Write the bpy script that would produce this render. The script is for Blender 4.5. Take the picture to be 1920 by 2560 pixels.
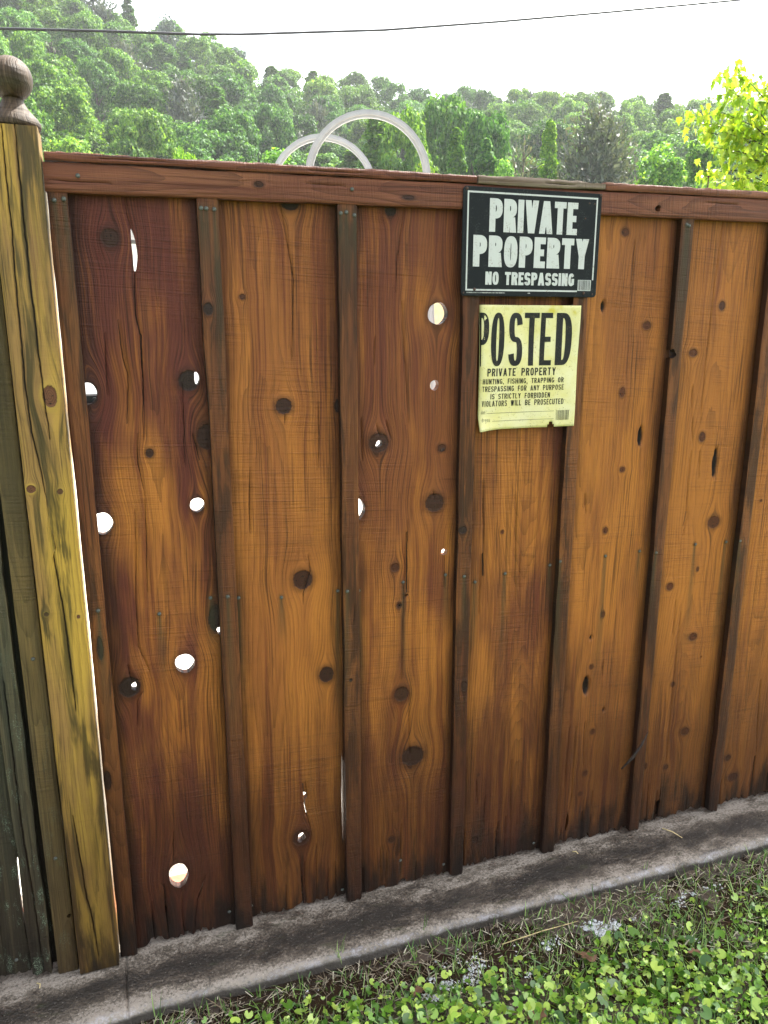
import bpy, math, random
import numpy as np
from math import sin, cos, pi, radians, sqrt, exp

scene = bpy.context.scene
for o in list(bpy.data.objects):
    bpy.data.objects.remove(o)

# ------------------------------------------------------------------ camera
cam_d = bpy.data.cameras.new('camera')
cam_d.sensor_fit = 'VERTICAL'; cam_d.sensor_height = 36.0; cam_d.sensor_width = 27.0
cam_d.lens = 27.042
cam_d.clip_start = 0.02; cam_d.clip_end = 4000
cam = bpy.data.objects.new('camera', cam_d)
scene.collection.objects.link(cam)
cam.location = (0, -1.6583, 1.475)
cam.rotation_euler = (radians(90 - 13.80), 0, radians(-18.964))
scene.camera = cam

# ------------------------------------------------------------------ sky and sun
SUN_EL, SUN_AZ = radians(54), radians(60)        # azimuth from +Y (behind the fence) towards +X
world = bpy.data.worlds.new('World'); scene.world = world
world.use_nodes = True
wt = world.node_tree; wt.nodes.clear()
w_out = wt.nodes.new('ShaderNodeOutputWorld'); w_bg = wt.nodes.new('ShaderNodeBackground')
w_sky = wt.nodes.new('ShaderNodeTexSky'); w_sky.sky_type = 'NISHITA'
w_sky.sun_disc = False; w_sky.sun_elevation = SUN_EL; w_sky.sun_rotation = SUN_AZ
w_sky.air_density = 1.0; w_sky.dust_density = 4.0; w_sky.ozone_density = 1.0
w_hs = wt.nodes.new('ShaderNodeHueSaturation'); w_hs.inputs['Saturation'].default_value = 0.35
wt.links.new(w_sky.outputs[0], w_hs.inputs['Color']); wt.links.new(w_hs.outputs[0], w_bg.inputs['Color'])
w_bg.inputs['Strength'].default_value = 0.15
wt.links.new(w_bg.outputs[0], w_out.inputs['Surface'])

sun_d = bpy.data.lights.new('sun', 'SUN'); sun_d.energy = 4.6; sun_d.angle = radians(0.53); sun_d.color = (1.0, 0.95, 0.86)
sun = bpy.data.objects.new('sun', sun_d); scene.collection.objects.link(sun)
sun.rotation_euler = (radians(90) - SUN_EL, 0, pi - SUN_AZ)   # -Z of the lamp points down along the sunlight
sun.location = (20, 25, 60)

scene.view_settings.view_transform = 'Standard'; scene.view_settings.look = 'None'
scene.view_settings.gamma = 1.0; scene.view_settings.use_curve_mapping = False
scene.view_settings.exposure = 2.42
scene.render.engine = 'CYCLES'
scene.cycles.use_denoising = True
scene.cycles.denoiser = 'OPENIMAGEDENOISE'; scene.cycles.denoising_input_passes = 'RGB_ALBEDO_NORMAL'; scene.cycles.denoising_prefilter = 'ACCURATE'
scene.cycles.max_bounces = 6; scene.cycles.transparent_max_bounces = 6
scene.cycles.volume_bounces = 0
scene.cycles.sample_clamp_direct = 2.0; scene.cycles.sample_clamp_indirect = 1.5
scene.cycles.caustics_reflective = False; scene.cycles.caustics_refractive = False

rng = np.random.default_rng(11)
random.seed(5)
COL = scene.collection

# ------------------------------------------------------------------ object helpers
def link(o, parent=None):
    COL.objects.link(o)
    if parent is not None: o.parent = parent
    return o
def tag(o, label=None, cat=None, group=None, kind=None):
    if label: o['label'] = label
    if cat: o['category'] = cat
    if group: o['group'] = group
    if kind: o['kind'] = kind
    return o
def thing(name, label, cat, loc=(0, 0, 0), group=None):
    o = bpy.data.objects.new(name, None); o.empty_display_size = .05
    link(o); o.location = loc
    return tag(o, label, cat, group)
def mesh(name, V, Fc, mat=None, smooth=False):
    me = bpy.data.meshes.new(name)
    V = np.asarray(V, dtype=np.float32)
    if isinstance(Fc, np.ndarray):
        n, k = Fc.shape
        me.vertices.add(len(V)); me.vertices.foreach_set('co', V.ravel())
        me.loops.add(n * k); me.loops.foreach_set('vertex_index', Fc.astype(np.int32).ravel())
        me.polygons.add(n); me.polygons.foreach_set('loop_start', np.arange(0, n * k, k, dtype=np.int32))
        me.update(calc_edges=True)
    else:
        me.from_pydata(V.tolist(), [], [list(f) for f in Fc]); me.update()
    if mat is not None: me.materials.append(mat)
    if smooth: me.polygons.foreach_set('use_smooth', np.ones(len(me.polygons), dtype=bool))
    return me
def obj(name, me, parent=None, loc=None):
    o = bpy.data.objects.new(name, me); link(o, parent)
    if loc is not None: o.location = loc
    return o
def fattr(me, name, arr, dom='POINT'):
    a = me.attributes.new(name, 'FLOAT', dom); a.data.foreach_set('value', np.asarray(arr, dtype=np.float32).ravel())
def vattr(me, name, arr):
    a = me.attributes.new(name, 'FLOAT_VECTOR', 'POINT'); a.data.foreach_set('vector', np.asarray(arr, dtype=np.float32).ravel())

class MB:
    """collects simple shapes into one mesh"""
    def __init__(s): s.V = []; s.F = []
    def add(s, V, F):
        k = len(s.V); s.V += [tuple(v) for v in V]; s.F += [tuple(i + k for i in f) for f in F]; return s
    def box(s, x0, x1, y0, y1, z0, z1, b=0.0):
        if b <= 0:
            V = [(x, y, z) for z in (z0, z1) for y in (y0, y1) for x in (x0, x1)]
            return s.add(V, [(0, 2, 3, 1), (4, 5, 7, 6), (0, 1, 5, 4), (2, 6, 7, 3), (0, 4, 6, 2), (1, 3, 7, 5)])
        V = []
        for z, i in ((z0, b), (z0 + b, 0), (z1 - b, 0), (z1, b)):
            for x, y in ((x0 + i + b, y0 + i), (x1 - i - b, y0 + i), (x1 - i, y0 + i + b), (x1 - i, y1 - i - b), (x1 - i - b, y1 - i), (x0 + i + b, y1 - i), (x0 + i, y1 - i - b), (x0 + i, y0 + i + b)):
                V.append((x, y, z))
        F = [tuple(range(7, -1, -1)), tuple(range(24, 32))]
        for k in range(3):
            for j in range(8):
                a = k * 8 + j; c = k * 8 + (j + 1) % 8
                F.append((a, c, c + 8, a + 8))
        return s.add(V, F)
    def tube(s, pts, rad, n=8, cap=True):
        pts = [np.array(p, float) for p in pts]; rr = rad if hasattr(rad, '__len__') else [rad] * len(pts)
        V = []; up = np.array((0.13, 0.31, 0.94))
        for i, p in enumerate(pts):
            t = pts[min(i + 1, len(pts) - 1)] - pts[max(i - 1, 0)]; t /= (np.linalg.norm(t) + 1e-12)
            a = np.cross(t, up)
            if np.linalg.norm(a) < .2: a = np.cross(t, (1., 0, 0))
            a /= np.linalg.norm(a); b = np.cross(t, a)
            for j in range(n):
                th = 2 * pi * j / n; V.append(p + rr[i] * (cos(th) * a + sin(th) * b))
        F = [(i * n + j, i * n + (j + 1) % n, (i + 1) * n + (j + 1) % n, (i + 1) * n + j) for i in range(len(pts) - 1) for j in range(n)]
        if cap: F += [tuple(range(n - 1, -1, -1)), tuple((len(pts) - 1) * n + j for j in range(n))]
        return s.add(V, F)
    def lathe(s, prof, c=(0, 0, 0), n=28):
        V = []; m = len(prof)
        for r, z in prof:
            for j in range(n):
                th = 2 * pi * j / n; V.append((c[0] + r * cos(th), c[1] + r * sin(th), c[2] + z))
        F = [(i * n + j, i * n + (j + 1) % n, (i + 1) * n + (j + 1) % n, (i + 1) * n + j) for i in range(m - 1) for j in range(n)]
        F += [tuple(range(n - 1, -1, -1)), tuple((m - 1) * n + j for j in range(n))]
        return s.add(V, F)
    def me(s, name, mat, smooth=False): return mesh(name, s.V, s.F, mat, smooth)
    def build(s, name, mat, parent=None, smooth=False, loc=None): return obj(name, s.me(name, mat, smooth), parent, loc)

def vnoise(x, y, seed=0, octv=3):
    """smooth value noise on numpy arrays, about -1..1"""
    r = np.random.default_rng(seed); tot = 0; amp = 1.0; nrm = 0
    x = np.asarray(x, float); y = np.asarray(y, float)
    for o in range(octv):
        T = r.uniform(-1, 1, (64, 64)); xi = np.floor(x).astype(int); yi = np.floor(y).astype(int)
        fx = x - xi; fy = y - yi; fx = fx * fx * (3 - 2 * fx); fy = fy * fy * (3 - 2 * fy)
        g = lambda a, b: T[a % 64, b % 64]
        tot = tot + amp * ((g(xi, yi) * (1 - fx) + g(xi + 1, yi) * fx) * (1 - fy) + (g(xi, yi + 1) * (1 - fx) + g(xi + 1, yi + 1) * fx) * fy)
        nrm += amp; amp *= .5; x = x * 2.03 + 5.1; y = y * 2.03 + 9.7
    return tot / nrm
def sstep(a, b, x):
    t = np.clip((x - a) / (b - a), 0, 1); return t * t * (3 - 2 * t)

# ------------------------------------------------------------------ material helpers
class NT:
    def __init__(s, name):
        s.m = bpy.data.materials.new(name); s.m.use_nodes = True; s.t = s.m.node_tree; s.t.nodes.clear()
        s.out = s.n('ShaderNodeOutputMaterial')
    def n(s, ty, **kw):
        nd = s.t.nodes.new(ty)
        for k, v in kw.items(): setattr(nd, k, v)
        return nd
    def put(s, sock, v):
        if isinstance(v, bpy.types.NodeSocket): s.t.links.new(v, sock)
        elif isinstance(v, (tuple, list)) and len(v) == 3 and sock.type == 'RGBA': sock.default_value = (*v, 1)
        else: sock.default_value = v
    def math(s, op, a, b=None, c=None, clamp=False):
        nd = s.n('ShaderNodeMath', operation=op, use_clamp=clamp); s.put(nd.inputs[0], a)
        if b is not None: s.put(nd.inputs[1], b)
        if c is not None: s.put(nd.inputs[2], c)
        return nd.outputs[0]
    def mix(s, f, a, b, blend='MIX'):
        nd = s.n('ShaderNodeMix', data_type='RGBA', blend_type=blend); s.put(nd.inputs[0], f); s.put(nd.inputs[6], a); s.put(nd.inputs[7], b); return nd.outputs[2]
    def ss(s, x, a, b, lo=0., hi=1.):
        nd = s.n('ShaderNodeMapRange', interpolation_type='SMOOTHSTEP'); s.put(nd.inputs[0], x); s.put(nd.inputs[1], a); s.put(nd.inputs[2], b); nd.inputs[3].default_value = lo; nd.inputs[4].default_value = hi
        return nd.outputs[0]
    def attr(s, name, out=2):
        nd = s.n('ShaderNodeAttribute', attribute_name=name); return nd.outputs[out]
    def xyz(s, x=0., y=0., z=0.):
        nd = s.n('ShaderNodeCombineXYZ'); s.put(nd.inputs[0], x); s.put(nd.inputs[1], y); s.put(nd.inputs[2], z); return nd.outputs[0]
    def sep(s, v):
        nd = s.n('ShaderNodeSeparateXYZ'); s.put(nd.inputs[0], v); return nd.outputs
    def noise(s, vec, scale=1., det=2., rough=.5, dist=0.):
        nd = s.n('ShaderNodeTexNoise'); s.put(nd.inputs['Vector'], vec); nd.inputs['Scale'].default_value = scale; nd.inputs['Detail'].default_value = det
        nd.inputs['Roughness'].default_value = rough; nd.inputs['Distortion'].default_value = dist; return nd.outputs[0]
    def vor(s, vec, scale=1., feat='F1'):
        nd = s.n('ShaderNodeTexVoronoi', feature=feat); s.put(nd.inputs['Vector'], vec); nd.inputs['Scale'].default_value = scale; return nd.outputs
    def vmul(s, v, k):
        nd = s.n('ShaderNodeVectorMath', operation='MULTIPLY'); s.put(nd.inputs[0], v); nd.inputs[1].default_value = k; return nd.outputs[0]
    def obj(s): return s.n('ShaderNodeTexCoord').outputs['Object']
    def ramp(s, f, stops):
        nd = s.n('ShaderNodeValToRGB'); e = nd.color_ramp.elements
        while len(e) < len(stops): e.new(.5)
        for i, (p, c) in enumerate(stops): e[i].position = p; e[i].color = (*c, 1)
        s.put(nd.inputs[0], f); return nd.outputs[0]
    def bump(s, h, st=.5, dist=.002):
        nd = s.n('ShaderNodeBump'); s.put(nd.inputs['Height'], h); s.put(nd.inputs['Strength'], st); nd.inputs['Distance'].default_value = dist; return nd.outputs[0]
    def pbr(s, col, rough=.6, nrm=None, spec=.5, metal=0., **kw):
        b = s.n('ShaderNodeBsdfPrincipled'); s.put(b.inputs['Base Color'], col); s.put(b.inputs['Roughness'], rough); s.put(b.inputs['Specular IOR Level'], spec); s.put(b.inputs['Metallic'], metal)
        if nrm is not None: s.put(b.inputs['Normal'], nrm)
        for k, v in kw.items(): s.put(b.inputs[k], v)
        s.t.links.new(b.outputs[0], s.out.inputs[0]); return b

HAZE = .0003
# ------------------------------------------------------------------ wood
def wood_mat(name, dark, mid, light, red, ring_sp=.006, rot=1.0, ringc=.55, streak=1.0, moss=0.0, rough=.5, gloss=.2, halo=None, knotc=(.010, .005, .0035), patch=None, sawk=1.0, wear=0., edge=0.):
    T = NT(name)
    p = T.attr('p', 1); px, py, pz = T.sep(p)
    g = T.attr('g'); kn = T.attr('kn'); st = T.attr('st'); ck = T.attr('ck')
    oz = T.sep(T.obj())[2]
    oi = T.n('ShaderNodeObjectInfo')
    sc = T.n('ShaderNodeSeparateColor'); T.t.links.new(oi.outputs['Color'], sc.inputs[0])
    redk, goldk, darkk = sc.outputs[0], sc.outputs[1], sc.outputs[2]
    low = T.noise(T.xyz(T.math('MULTIPLY', g, 9.), T.math('MULTIPLY', py, 1.6), pz), 1., 2.)
    strk = T.noise(T.xyz(T.math('MULTIPLY', g, 55.), T.math('MULTIPLY', py, 1.1), pz), 1., 3., .6)
    strk2 = T.noise(T.xyz(T.math('MULTIPLY', g, 170.), T.math('MULTIPLY', py, 2.6), pz), 1., 3., .6)
    fib = T.noise(T.xyz(T.math('MULTIPLY', g, 700.), T.math('MULTIPLY', py, 16.), pz), 1., 3., .65)
    wob = T.noise(T.xyz(T.math('MULTIPLY', g, 40.), T.math('MULTIPLY', py, 5.), pz), 1., 2.)
    r = T.attr('r')
    ph = T.math('MULTIPLY_ADD', r, 1. / ring_sp, T.math('MULTIPLY', wob, 1.5))
    sw = T.math('FRACT', ph)
    ring = T.math('POWER', sw, 2.2)                      # slow rise to the dark late wood, sharp return
    ring = T.math('MULTIPLY', ring, T.ss(strk, .3, .7, .35, 1.))
    f = T.math('ADD', T.math('MULTIPLY', strk, .9 * streak), T.math('MULTIPLY', low, .7))
    f = T.math('ADD', f, T.math('MULTIPLY', T.math('SUBTRACT', strk2, .5), .55 * streak))
    f = T.math('SUBTRACT', f, .32)
    f = T.math('ADD', f, T.math('MULTIPLY', T.math('SUBTRACT', goldk, .5), .7))
    f = T.math('ADD', f, T.math('MULTIPLY', T.math('MULTIPLY', T.ss(oz, .18, .75), T.ss(oz, 1.65, .95)), wear))
    col = T.ramp(f, [(.14, dark), (.48, mid), (.85, light)])
    rn = T.noise(T.xyz(T.math('MULTIPLY', px, 11.), T.math('MULTIPLY', py, 2.2), T.math('ADD', pz, 7.)), 1., 3., .6)
    rf = T.math('MULTIPLY', T.ss(T.math('ADD', rn, T.ss(oz, 1.0, 1.7, 0., .16)), .38, .66), redk)
    col = T.mix(rf, col, red)
    saw = T.noise(T.xyz(T.math('MULTIPLY', px, 3.), T.math('MULTIPLY', T.math('MULTIPLY_ADD', px, .06, py), 330.), pz), 1., 2., .6)
    saw2 = T.noise(T.xyz(T.math('MULTIPLY', px, 14.), T.math('MULTIPLY', T.math('MULTIPLY_ADD', px, .06, py), 130.), pz), 1., 2., .6)
    sawm = T.math('MULTIPLY', T.ss(T.noise(T.xyz(T.math('MULTIPLY', px, 5.), T.math('MULTIPLY', py, 4.), pz), 1., 2.), .38, .62), sawk)
    col = T.mix(T.math('MULTIPLY', T.math('MULTIPLY', ring, ringc), 1.0), col, T.mix(.72, col, tuple(c * .32 for c in dark)))
    col = T.mix(T.math('MULTIPLY', T.ss(fib, .55, .75), .45), col, tuple(c * .5 for c in dark))
    col = T.mix(T.math('MULTIPLY', T.math('MULTIPLY', T.ss(saw2, .56, .72), sawm), .24), col, tuple(c * .55 for c in dark))
    col = T.mix(T.math('MULTIPLY', T.ss(saw, .52, .68), T.math('MULTIPLY', sawm, .22)), col, tuple(c * .6 for c in dark))
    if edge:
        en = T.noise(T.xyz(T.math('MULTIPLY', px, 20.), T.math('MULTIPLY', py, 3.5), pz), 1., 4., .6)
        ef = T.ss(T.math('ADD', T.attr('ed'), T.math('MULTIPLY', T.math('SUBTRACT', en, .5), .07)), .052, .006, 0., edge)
        col = T.mix(ef, col, T.mix(T.ss(oz, .4, 1.2), (.014, .007, .004), (.026, .009, .006)))  # grime and the shade beside the battens, painted along the board edges
    gl = T.noise(T.xyz(T.math('MULTIPLY', g, 300.), T.math('MULTIPLY', py, 4.), T.math('ADD', pz, 1.7)), 1., 2., .6)
    glm = T.ss(T.noise(T.xyz(T.math('MULTIPLY', g, 14.), T.math('MULTIPLY', py, 1.2), T.math('ADD', pz, 4.4)), 1., 2.), .36, .6)
    col = T.mix(T.math('MULTIPLY', T.math('MULTIPLY', T.ss(gl, .52, .66), glm), .62), col, tuple(c * .6 for c in dark))
    col = T.mix(T.math('MULTIPLY', T.math('MULTIPLY', T.ss(gl, .46, .34), glm), .35), col, T.mix(.5, col, light))
    # knots
    kno = T.noise(T.vmul(p, (160., 160., 1.)), 1., 3., .6)
    knr = T.math('ADD', kn, T.math('MULTIPLY', T.math('SUBTRACT', kno, .5), .35))
    kring = T.math('FRACT', T.math('MULTIPLY', knr, 4.3))
    kt = T.attr('kt')
    kbr = tuple(a * .55 for a in mid) if halo is None else knotc
    kcol = T.mix(T.math('MULTIPLY', kring, .8), knotc, tuple(c * 2.8 for c in knotc))
    kcol = T.mix(kt, kcol, T.mix(T.math('MULTIPLY', T.ss(kring, .3, .9), .85), tuple(c * 1.25 for c in kbr), tuple(c * .3 for c in kbr)))
    kcol = T.mix(T.ss(kno, .60, .66), kcol, (.003, .002, .0015))
    if halo is not None:
        col = T.mix(T.ss(knr, 1.75, 1.15), col, halo)
    else:
        col = T.mix(T.ss(knr, 1.75, 1.0, 0., .5), col, tuple(a * .6 for a in dark))
    col = T.mix(T.ss(knr, 1.1, .92), col, kcol)
    if patch is not None:
        pn = T.noise(T.xyz(T.math('MULTIPLY', g, 30.), T.math('MULTIPLY', py, 3.2), T.math('ADD', pz, 3.)), 1., 4., .62, .6)
        pn2 = T.noise(T.xyz(T.math('MULTIPLY', g, 100.), T.math('MULTIPLY', py, 2.), pz), 1., 3., .6)
        col = T.mix(T.math('MULTIPLY', T.ss(T.math('MULTIPLY_ADD', pn2, .35, pn), .63, .78), .8), col, patch)
    # greenish run-off under nails, dirt in the checks
    col = T.mix(T.math('MULTIPLY', st, .8, clamp=True), col, (.035, .034, .016))
    col = T.mix(T.ss(ck, .35, .9), col, (.008, .005, .004))
    # sodden, rotting foot of the boards
    rn2 = T.noise(T.xyz(T.math('MULTIPLY', px, 26.), T.math('MULTIPLY', py, 4.5), pz), 1., 4., .65)
    hz = T.math('ADD', oz, T.math('MULTIPLY', T.math('SUBTRACT', rn2, .5), .55))
    if rot > 0:
        col = T.mix(T.ss(hz, .80, .16, 0., .66 * rot), col, (.026, .009, .0045))
        col = T.mix(T.ss(hz, .17, -.03, 0., .9 * rot), col, (.006, .0045, .0035))
    if moss > 0:
        mn = T.noise(T.vmul(T.obj(), (1., 1., .35)), 34., 4., .7); mf = T.noise(T.obj(), 420., 2., .6)
        mm = T.math('MULTIPLY', T.ss(mn, .53, .66), T.ss(mf, .42, .6))
        mm = T.math('MULTIPLY', mm, T.ss(oz, 1.1, .1, .14 * moss if name != 'weathered_cap' else moss, 1. * moss))
        col = T.mix(mm, col, T.mix(T.ss(mf, .5, .75), (.05, .075, .045), (.24, .26, .20)))
    col = T.mix(T.math('SUBTRACT', 1., darkk), col, T.mix(.75, col, (.004, .003, .002)))
    bh = T.math('ADD', T.math('MULTIPLY', ring, -.5), T.math('MULTIPLY', fib, .55))
    bh = T.math('ADD', bh, T.math('MULTIPLY', T.math('MULTIPLY', saw, sawm), .8))
    bh = T.math('ADD', bh, T.math('MULTIPLY', T.math('MULTIPLY', saw2, sawm), .6))
    bh = T.math('ADD', bh, T.math('MULTIPLY', T.ss(knr, .8, 1.1), .6))
    ro = T.math('ADD', T.math('MULTIPLY', fib, .3), T.math('ADD', rough - .15, T.math('MULTIPLY', low, .1)))
    T.pbr(col, ro, T.bump(T.math('ADD', bh, T.math('MULTIPLY', gl, -.7)), .8, .003), gloss)
    return T.m

# colours are measured dry/wet timber tones (linear)
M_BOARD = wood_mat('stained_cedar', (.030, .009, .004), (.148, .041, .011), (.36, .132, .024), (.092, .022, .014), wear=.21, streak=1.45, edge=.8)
M_BATTEN = wood_mat('stained_batten', (.016, .006, .003), (.078, .025, .009), (.17, .062, .017), (.075, .020, .011), rough=.5, streak=1.6, wear=.08, patch=(.030, .013, .006))
M_RAIL = wood_mat('stained_rail', (.022, .008, .005), (.080, .026, .012), (.22, .088, .042), (.10, .027, .015), ring_sp=.0045, rot=0, ringc=.75, rough=.5, streak=1.7)
M_CAPGREY = wood_mat('weathered_cap', (.03, .024, .018), (.12, .092, .066), (.30, .25, .20), (.11, .055, .032), ring_sp=.005, rot=0, rough=.8, gloss=.2, moss=.35, streak=1.9)
M_POST = wood_mat('treated_pine', (.032, .022, .009), (.185, .105, .020), (.41, .255, .042), (.19, .10, .045), ring_sp=.013, rot=.9, ringc=.6, streak=2.0, wear=.14, patch=(.030, .026, .009), rough=.5, halo=(.3, .19, .04), knotc=(.055, .022, .010), sawk=.25)
M_MOSSY = wood_mat('mossy_board', (.012, .013, .009), (.042, .043, .027), (.13, .105, .055), (.05, .05, .032), rot=.7, moss=1.0, rough=.7, gloss=.15)
M_BROWNB = wood_mat('brown_batten', (.03, .022, .01), (.10, .068, .026), (.19, .125, .042), (.06, .05, .023), rot=.6, moss=.25, rough=.6, gloss=.2)
M_FINIAL = wood_mat('weathered_finial', (.012, .008, .005), (.038, .025, .015), (.11, .075, .05), (.085, .045, .016), ring_sp=.006, rot=0, ringc=.9, rough=.6, gloss=.2)

def plank(name, parent, v0, v1, u0, u1, yf, th, mat, seed, dv=.004, du=.005, knots=(), holes=(), cracks=(), through=(), ragged=0., horiz=False,
          pith=.5, depth=.05, nails=(), wave=.0012, pits=(), tilt=0., color=(.5, .5, 1.), side_shade=0., crackw=.0011, topwave=0.):
    """a sawn board with rounded edges, real knot holes, checks and splits; v runs across, u along the grain"""
    r = np.random.default_rng(seed)
    nv = max(4, int(round((v1 - v0) / dv)) + 1); nu = max(4, int(round((u1 - u0) / du)) + 1)
    vv = np.linspace(v0, v1, nv); uu = np.linspace(u0, u1, nu)
    V, U = np.meshgrid(vv, uu)                            # rows along u
    Y = np.zeros_like(V); CK = np.zeros_like(V)
    e = np.abs((V - (v0 + v1) / 2) / ((v1 - v0) / 2))
    V = V + vnoise(U * 7, V * 0 + seed, seed, 3) * wave * e ** 3 * np.sign(V - (v0 + v1) / 2)
    if topwave: V = V + np.where(V > (v0 + v1) / 2, vnoise(U * 60, V * 0, seed + 3, 4) * topwave * e ** 2, 0)
    if ragged > 0:
        b = np.clip(vnoise(vv * 45, vv * 0 + .5, seed + 1, 3) * 1.3, -.4, 1) * ragged
        b = b + np.where(vnoise(vv * 150, vv * 0, seed + 2, 2) > .25, ragged * .7, 0)
        U = U + b[None, :] * np.clip(1 - (U - u0) / .07, 0, 1)
    Y += vnoise(V * 6 + seed, U * 1.5, seed + 4, 2) * .0012 + vnoise(V * 40, U * 6, seed + 5, 2) * .0004
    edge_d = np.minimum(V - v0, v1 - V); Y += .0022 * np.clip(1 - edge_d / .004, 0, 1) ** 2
    RN = r.random(97)
    del_q = np.zeros((nu - 1, nv - 1), bool)
    for ci, c in enumerate(cracks):
        c = sorted([((b, a) if not horiz else (a, b)) for a, b in c]) if not horiz else sorted([(a, b) for a, b in c])
        cu = np.array([k[0] for k in c]); cv = np.array([k[1] for k in c])
        thr = [t for t in through if t[0] == ci]
        xs_ = np.interp(uu, cu, cv) + vnoise(uu * 60., uu * 0 + ci * 3.1, seed + 9, 2) * .0010
        inside = (uu >= cu[0]) & (uu <= cu[-1])
        if not inside.any(): continue
        mid = int(np.argmin(np.abs(uu - (cu[0] + cu[-1]) / 2)))
        j = int(np.argmin(np.abs(V[mid] - xs_[mid])))
        if j < 3 or j > nv - 4: continue
        dx = xs_ - V[:, j]
        far = np.maximum(np.maximum(cu[0] - uu, uu - cu[-1]), 0); dx = dx * np.clip(1 - far / .12, 0, 1) ** 2
        K = min(max(5, int(2.6 * np.abs(dx).max() / ((v1 - v0) / (nv - 1))) + 2), j, nv - 1 - j)
        win = np.clip(1 - np.abs(np.arange(nv) - j) / K, 0, 1)
        V = V + dx[:, None] * win[None, :]
        for i in np.nonzero(inside)[0]:
            u = uu[i]; x = V[i, j]
            s_ = (u - cu[0]) / max(cu[-1] - cu[0], 1e-6); w = crackw * (.3 + .9 * sin(pi * min(max(s_, .04), .96))) * (.75 + .5 * float(RN[i % 97]))
            hit = False
            for t in thr:
                if t[1] <= u <= t[2]: w = max(w, t[3] * sin(pi * (u - t[1] + 1e-4) / (t[2] - t[1] + 2e-4)) ** .6); hit = True
            w = min(w, .9 * (x - V[i, j - 2]), .9 * (V[i, j + 2] - x))
            V[i, j - 1] = x - w; V[i, j + 1] = x + w; Y[i, j] += min(.009, 5 * w); CK[i, j] = 1
            if hit and i < nu - 1: del_q[i, j - 1] = True; del_q[i, j] = True
    KT = np.zeros_like(V)
    for h in pits:
        rp = np.sqrt(((V - h[0]) / h[2]) ** 2 + ((U - h[1]) / h[3]) ** 2)
        CK = np.maximum(CK, np.clip((1.35 - rp) / .5, 0, 1)); Y += .010 * np.clip((1.2 - rp) / .4, 0, 1)
    kn = np.full(V.shape, 4.0)
    g = V.copy()
    for kk in knots:
        a, b, ra, rb = kk[:4]
        kv, ku, rv, ru = (a, b, ra, rb) if not horiz else (b, a, rb, ra)
        dvv = V - kv; duu = U - ku
        k1 = np.sqrt((dvv / rv) ** 2 + (duu / ru) ** 2)
        if len(kk) > 4: KT = np.where(k1 < kn, kk[4], KT)
        kn = np.minimum(kn, k1)
        R = max(rv, .004)
        g = g - 1.05 * R * dvv / np.sqrt(dvv ** 2 + (R * .7) ** 2) * np.exp(-(duu / (2.6 * ru)) ** 2) * np.exp(-np.maximum(np.abs(dvv) - R, 0) / (2.2 * R))
        Y -= .0012 * np.exp(-(np.sqrt((dvv / rv) ** 2 + (duu / ru) ** 2) / 1.3) ** 4)
    g = g + vnoise(V * 5, U * 2.2, seed + 7, 2) * .006
    vp = v0 + pith * (v1 - v0)
    rr = np.sqrt((g - vp - .03 * vnoise(U * .9, U * 0 + 2, seed + 8, 1)) ** 2 + (depth + .05 * vnoise(U * 1.3, V * 0 + .3, seed + 6, 2)) ** 2)
    st = np.zeros_like(V)
    for a, b in nails:
        kv, ku = (a, b)
        L = .12 + .35 * r.random(); dr = .012 * (r.random() - .5)
        if horiz: continue
        t = (ku - U)
        st = np.maximum(st, np.where(t > -.004, np.exp(-((V - kv - dr * t / L) / (.0035 + .012 * np.clip(t / L, 0, 1))) ** 2) * np.clip(1 - t / L, 0, 1) ** 1.2, 0))
        st = np.maximum(st, np.exp(-(((V - kv) ** 2 + (U - ku) ** 2) / .006 ** 2)))
    keep = ~del_q
    for h in holes:
        a, b, ra, rb = h[:4]
        hv, hu, rv, ru = (a, b, ra, rb) if not horiz else (b, a, rb, ra)
        irr = h[4] if len(h) > 4 else .05
        def rho(V, U):
            th = np.arctan2((U - hu) / ru, (V - hv) / rv)
            k = 1 + irr * (np.sin(2 * th + hv * 90) + .7 * np.sin(3 * th + hu * 70) + .6 * np.sin(5 * th + 2.))
            return np.sqrt(((V - hv) / rv) ** 2 + ((U - hu) / ru) ** 2) / k
        cen = rho((V[:-1, :-1] + V[1:, 1:]) / 2, (U[:-1, :-1] + U[1:, 1:]) / 2)
        keep &= cen > 1.0
        R0 = rho(V, U)
        kp = np.zeros(V.shape, bool); kp[:-1, :-1] |= keep; kp[1:, :-1] |= keep; kp[:-1, 1:] |= keep; kp[1:, 1:] |= keep
        nk = np.zeros(V.shape, bool); dl = cen <= 1.0
        nk[:-1, :-1] |= dl; nk[1:, :-1] |= dl; nk[:-1, 1:] |= dl; nk[1:, 1:] |= dl
        mv = (kp & nk)
        s_ = 1 / np.maximum(R0, 1e-3)
        V = np.where(mv, hv + (V - hv) * s_, V); U = np.where(mv, hu + (U - hu) * s_, U)
    idx = np.arange(nu * nv).reshape(nu, nv)
    q = np.stack([idx[:-1, :-1], idx[:-1, 1:], idx[1:, 1:], idx[1:, :-1]], -1)[keep]
    if not horiz: X, Z = V, U
    else: X, Z = U, V + tilt * (U + .09)
    if horiz: q = q[:, ::-1]
    front = np.stack([X, Y + yf, Z], -1).reshape(-1, 3)
    back = np.stack([X, Y * 0 + yf + th, Z], -1).reshape(-1, 3)
    e1 = np.concatenate([q[:, [0, 1]], q[:, [1, 2]], q[:, [2, 3]], q[:, [3, 0]]])
    key = e1[:, 0].astype(np.int64) * (nu * nv) + e1[:, 1]; rev = e1[:, 1].astype(np.int64) * (nu * nv) + e1[:, 0]
    bd = e1[~np.isin(key, rev)]
    N = nu * nv; nb = len(bd)
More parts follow.
